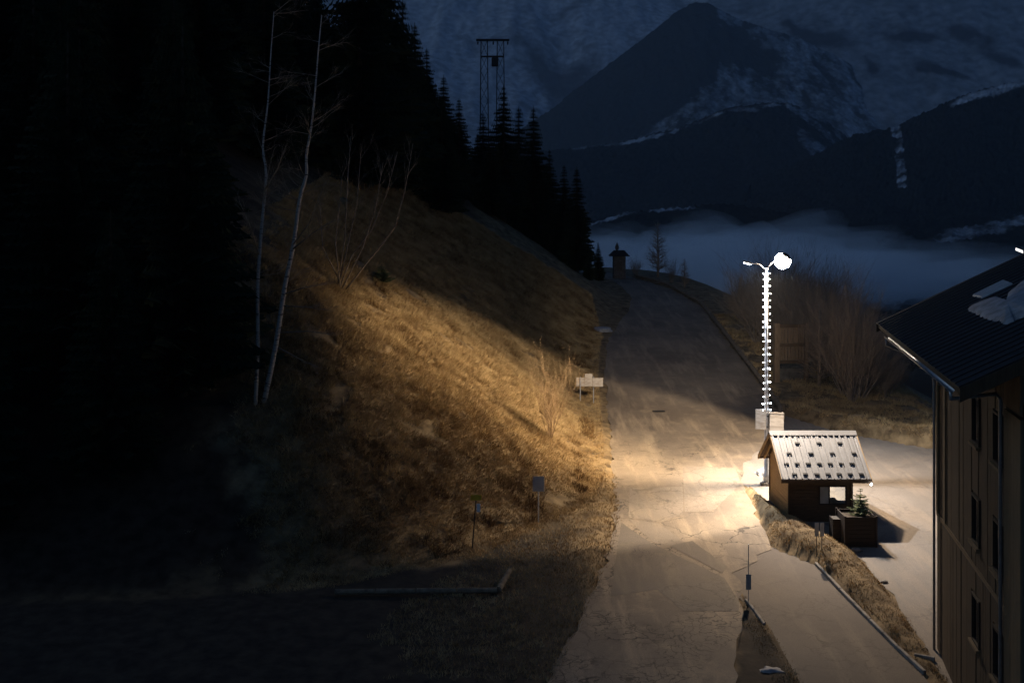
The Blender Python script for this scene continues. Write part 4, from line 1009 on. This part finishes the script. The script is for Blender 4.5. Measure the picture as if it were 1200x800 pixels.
# ------------------------------------------------------------------ small things
dg = flat(772, 482); t = thing('drain_grate', Vector((dg[0], dg[1], float(B(dg[1]))+.012)), 'dark rectangular drain grate in the middle of the road', 'drain grate')
MB().box(-.42,.42,-.20,.20,.0,.012).build('frame', M['darkmetal'], t)
for i in range(7): MB().box(-.38+i*.11,-.33+i*.11,-.17,.17,.013,.025).build('bar', M['darkmetal'], t)
def blob(name, c, rx, ry, rz, m, label, cat, group=None, seed=0, rough=.25):
    bm = bmesh.new(); bmesh.ops.create_icosphere(bm, subdivisions=3, radius=1)
    for v in bm.verts:
        k = 1 + rough*mnoise.noise(v.co*1.6 + Vector((seed*3.1,0,0))) + rough*.5*mnoise.noise(v.co*4 + Vector((0,seed*2.7,0))); v.co = Vector((v.co.x*rx*k, v.co.y*ry*k, max(v.co.z,-.35)*rz*k))
    me = bpy.data.meshes.new(name); bm.to_mesh(me); bm.free(); me.materials.append(m); me.polygons.foreach_set('use_smooth', [True]*len(me.polygons))
    return tag(share(me, name, None, c), label, cat, group)
sp_ = hit(704, 387); blob('snow_patch', sp_ + Vector((0,0,.0)), 1.1,.9,.30, M['snow'], 'old snow patch on the verge left of the climbing road', 'snow', seed=2)
sp_ = hit(894, 556); blob('snow_patch', sp_, .42,.5,.30, M['snow'], 'dirty snow heap at the foot of the lamp pole', 'snow', seed=4, rough=.6)
for i, (px, py, a) in enumerate([(949,598,.3),(960,606,.26),(987,626,.24),(1004,646,.26),(918,586,.22),(926,592,.2),(1036,682,.15)]):
    q = hit(px, py); blob('stone', q + Vector((0,0,.02)), a, a*.55, a*.45, M['stone'], ['pale flat stone highest on the bank, in front of the kiosk wall','pale stone on the bank crest just above the twin plates','pale stone on the bank edge left of the planter','pale stone lowest on the bank edge, below the planter','pale stone near the kiosk left corner','small stone on the bank under the kiosk left wall','little stone at the lower end of the bank'][i], 'stone', 'stones along the bank', seed=i+10)
q = hit(905, 786); blob('snow_patch', q, .38,.24,.07, M['snow'], 'thin remnant of snow in the dark grass wedge', 'snow', seed=33, rough=.7)

# ------------------------------------------------------------------ dry grass
def grass(name, pts, blades, lmin, lmax, lean, m, label, w=.035, taper=False):
    x = np.repeat(pts[:,0], blades); y = np.repeat(pts[:,1], blades); n = len(x)
    x = x + rng.normal(0,.07,n); y = y + rng.normal(0,.07,n); z = H(x, y); e = .25
    gx_ = (H(x+e, y)-z)/e; gy_ = (H(x, y+e)-z)/e
    cl = .5 + fbm(x/.9, y/.9, 44, 3); ln = rng.uniform(lmin, lmax, n)*(.55 + .9*cl)*(.35 + .65*smooth(-.5, 5.0, foot_d(x, y)) if taper else 1); az = rng.uniform(0, 2*np.pi, n)
    gl = np.hypot(gx_, gy_) + 1e-6; k = np.clip(gl/.5, 0, 1)
    dx = -gx_/gl*lean*k + np.cos(az)*.55; dy = -gy_/gl*lean*k + np.sin(az)*.55; dz = .55 - gl*lean*k*.55 + rng.uniform(0,.45,n)
    dn = np.sqrt(dx*dx+dy*dy+dz*dz); dx, dy, dz = dx/dn, dy/dn, dz/dn
    a2 = rng.uniform(0, 2*np.pi, n); wx, wy = np.cos(a2)*w*.5, np.sin(a2)*w*.5
    V = np.empty((n, 3, 3)); V[:,0] = np.stack([x-wx, y-wy, z-.04], 1); V[:,1] = np.stack([x+wx, y+wy, z-.04], 1); V[:,2] = np.stack([x+dx*ln, y+dy*ln, z-.02+dz*ln], 1)
    me = np_mesh(name, V.reshape(-1,3), np.arange(n*3).reshape(-1,3), m)
    return tag(share(me, name), label, 'grass', None, 'stuff')
def scatter(n, x0, x1, y0, y1, cond):
    x = rng.uniform(x0, x1, n); y = rng.uniform(y0, y1, n); k = cond(x, y); return np.stack([x[k], y[k]], 1)
pts = scatter(230000, -16, 8, 43, 112, lambda x, y: (foot_d(x, y) > -.3) & (foot_d(x, y) < 27) & ~paved(x, y, -.1) & (x/y > -.25 + .16*fbm(x/1.5, y/1.5, 81, 4)) & (rng.random(len(x)) < .12 + .88*smooth(-.28, -.15, x/y)) & (fbm(x/1.7, y/1.7, 50, 3) > -.24))  # cover thins leftwards, putting the darkness there into the grass
grass('hillside_grass', pts, 5, .16, .42, .8, M['grass'], 'matted dry grass over the whole slope left of the road', .035, True)
pts = scatter(60000, -14, 8, 44, 108, lambda x, y: (foot_d(x, y) > .3) & (foot_d(x, y) < 27) & ~paved(x, y, -.1) & (x/y > -.25) & (fbm(x/1.2, y/1.2, 52, 4) > .10))
grass('hillside_weeds', pts, 5, .18, .46, .7, M['weed'], 'dark dead weeds in clumps across the dry slope', .04)
pts = scatter(26000, 8.5, 16, 35, 59, lambda x, y: ~paved(x, y, -.02) & (x < np.interp(y, PLy, PLx)+.1) & ~((x > 12.8) & (y > 51.4)) & (fbm(x/.8, y/.8, 55, 3) > -.22 + .30*smooth(46, 56, y)))
grass('bank_grass', pts, 4, .03, .11, .5, M['grass'], 'short dry grass on the bank between road and kiosk yard', .028)
pts = scatter(24000, -9, 6, 36, 60, lambda x, y: ~paved(x, y, .12) & (foot_d(x, y) < .4) & (x > -3 + 6*fbm(x/2, y/2, 83, 3) + .12*(y - 44)))
grass('verge_grass', pts, 4, .06, .22, .4, M['grass'], 'sparse short grass on the verge left of the road', .028)
pts = scatter(40000, 16, 34, 62, 108, lambda x, y: ~paved(x, y, -.25) & (x > mR(y)+.5) & (x < xfall(y)+6) & (fbm(x/1.4, y/1.4, 60, 3) > -.08))
grass('berm_grass', pts, 4, .12, .40, .5, M['grass'], 'rough dry grass on the earth berm behind the yard', .035)

# ------------------------------------------------------------------ valley fog and haze
def volume_mat(name, colr, dens, noise=None, aniso=0.0):
    m = bpy.data.materials.new(name); m.use_nodes = True; n, l = nodes(m); n.clear(); o = n.new('ShaderNodeOutputMaterial'); v = n.new('ShaderNodeVolumePrincipled')
    v.inputs['Color'].default_value = (*colr, 1); v.inputs['Density'].default_value = dens; v.inputs['Anisotropy'].default_value = aniso; l.new(v.outputs[0], o.inputs['Volume'])
    return m
def fog_body(name, cx, cy_, cz, rx, ry, rz, dens, label, seed):
    bm = bmesh.new(); bmesh.ops.create_icosphere(bm, subdivisions=5, radius=1)
    for v in bm.verts:
        k = 1 + .45*mnoise.noise(v.co*1.9 + Vector((seed,0,0))) + .30*mnoise.noise(v.co*4.3 + Vector((0,seed,0))) + .16*mnoise.noise(v.co*9); v.co = Vector((v.co.x*rx*k, v.co.y*ry*k, v.co.z*rz*k))
    me = bpy.data.meshes.new(name); bm.to_mesh(me); bm.free(); me.materials.append(volume_mat(name, (.97,.98,1.0), dens)); me.polygons.foreach_set('use_smooth', [True]*len(me.polygons))
    return tag(share(me, name, None, (cx, cy_, cz)), label, 'fog', 'fog lying in the valley', 'stuff')
FOGS = [ # pixel centre, distance, half sizes (m), density
 (850, 322, 900, 150, 170, 44, .004), (860, 328, 880, 130, 150, 34, .008), (870, 334, 860, 110, 120, 27, .016),
 (1010, 345, 980, 210, 190, 46, .003), (1010, 348, 940, 170, 160, 38, .007), (1020, 352, 900, 150, 140, 30, .014),
 (745, 312, 1050, 130, 150, 38, .003), (735, 320, 1000, 100, 130, 29, .007)]
if FOG_ON:
    for i, (px, py, Y, rx, ry, rz, dn) in enumerate(FOGS):
        c = at(px, py, Y); fog_body('fog_bank', c.x, c.y, c.z, rx, ry, rz, dn, 'pale bank of fog lying in the valley behind the lamp', i*3.3)
if HAZE_D:
    hz = MB().box(-9500, 9500, -3200, 12500, -262, 3300).build('haze', volume_mat('haze_air', (.80,.86,.95), HAZE_D, None, .3)); hz.display_type = 'WIRE'; tag(hz, 'thin night haze filling the whole valley air', 'haze', None, 'stuff')
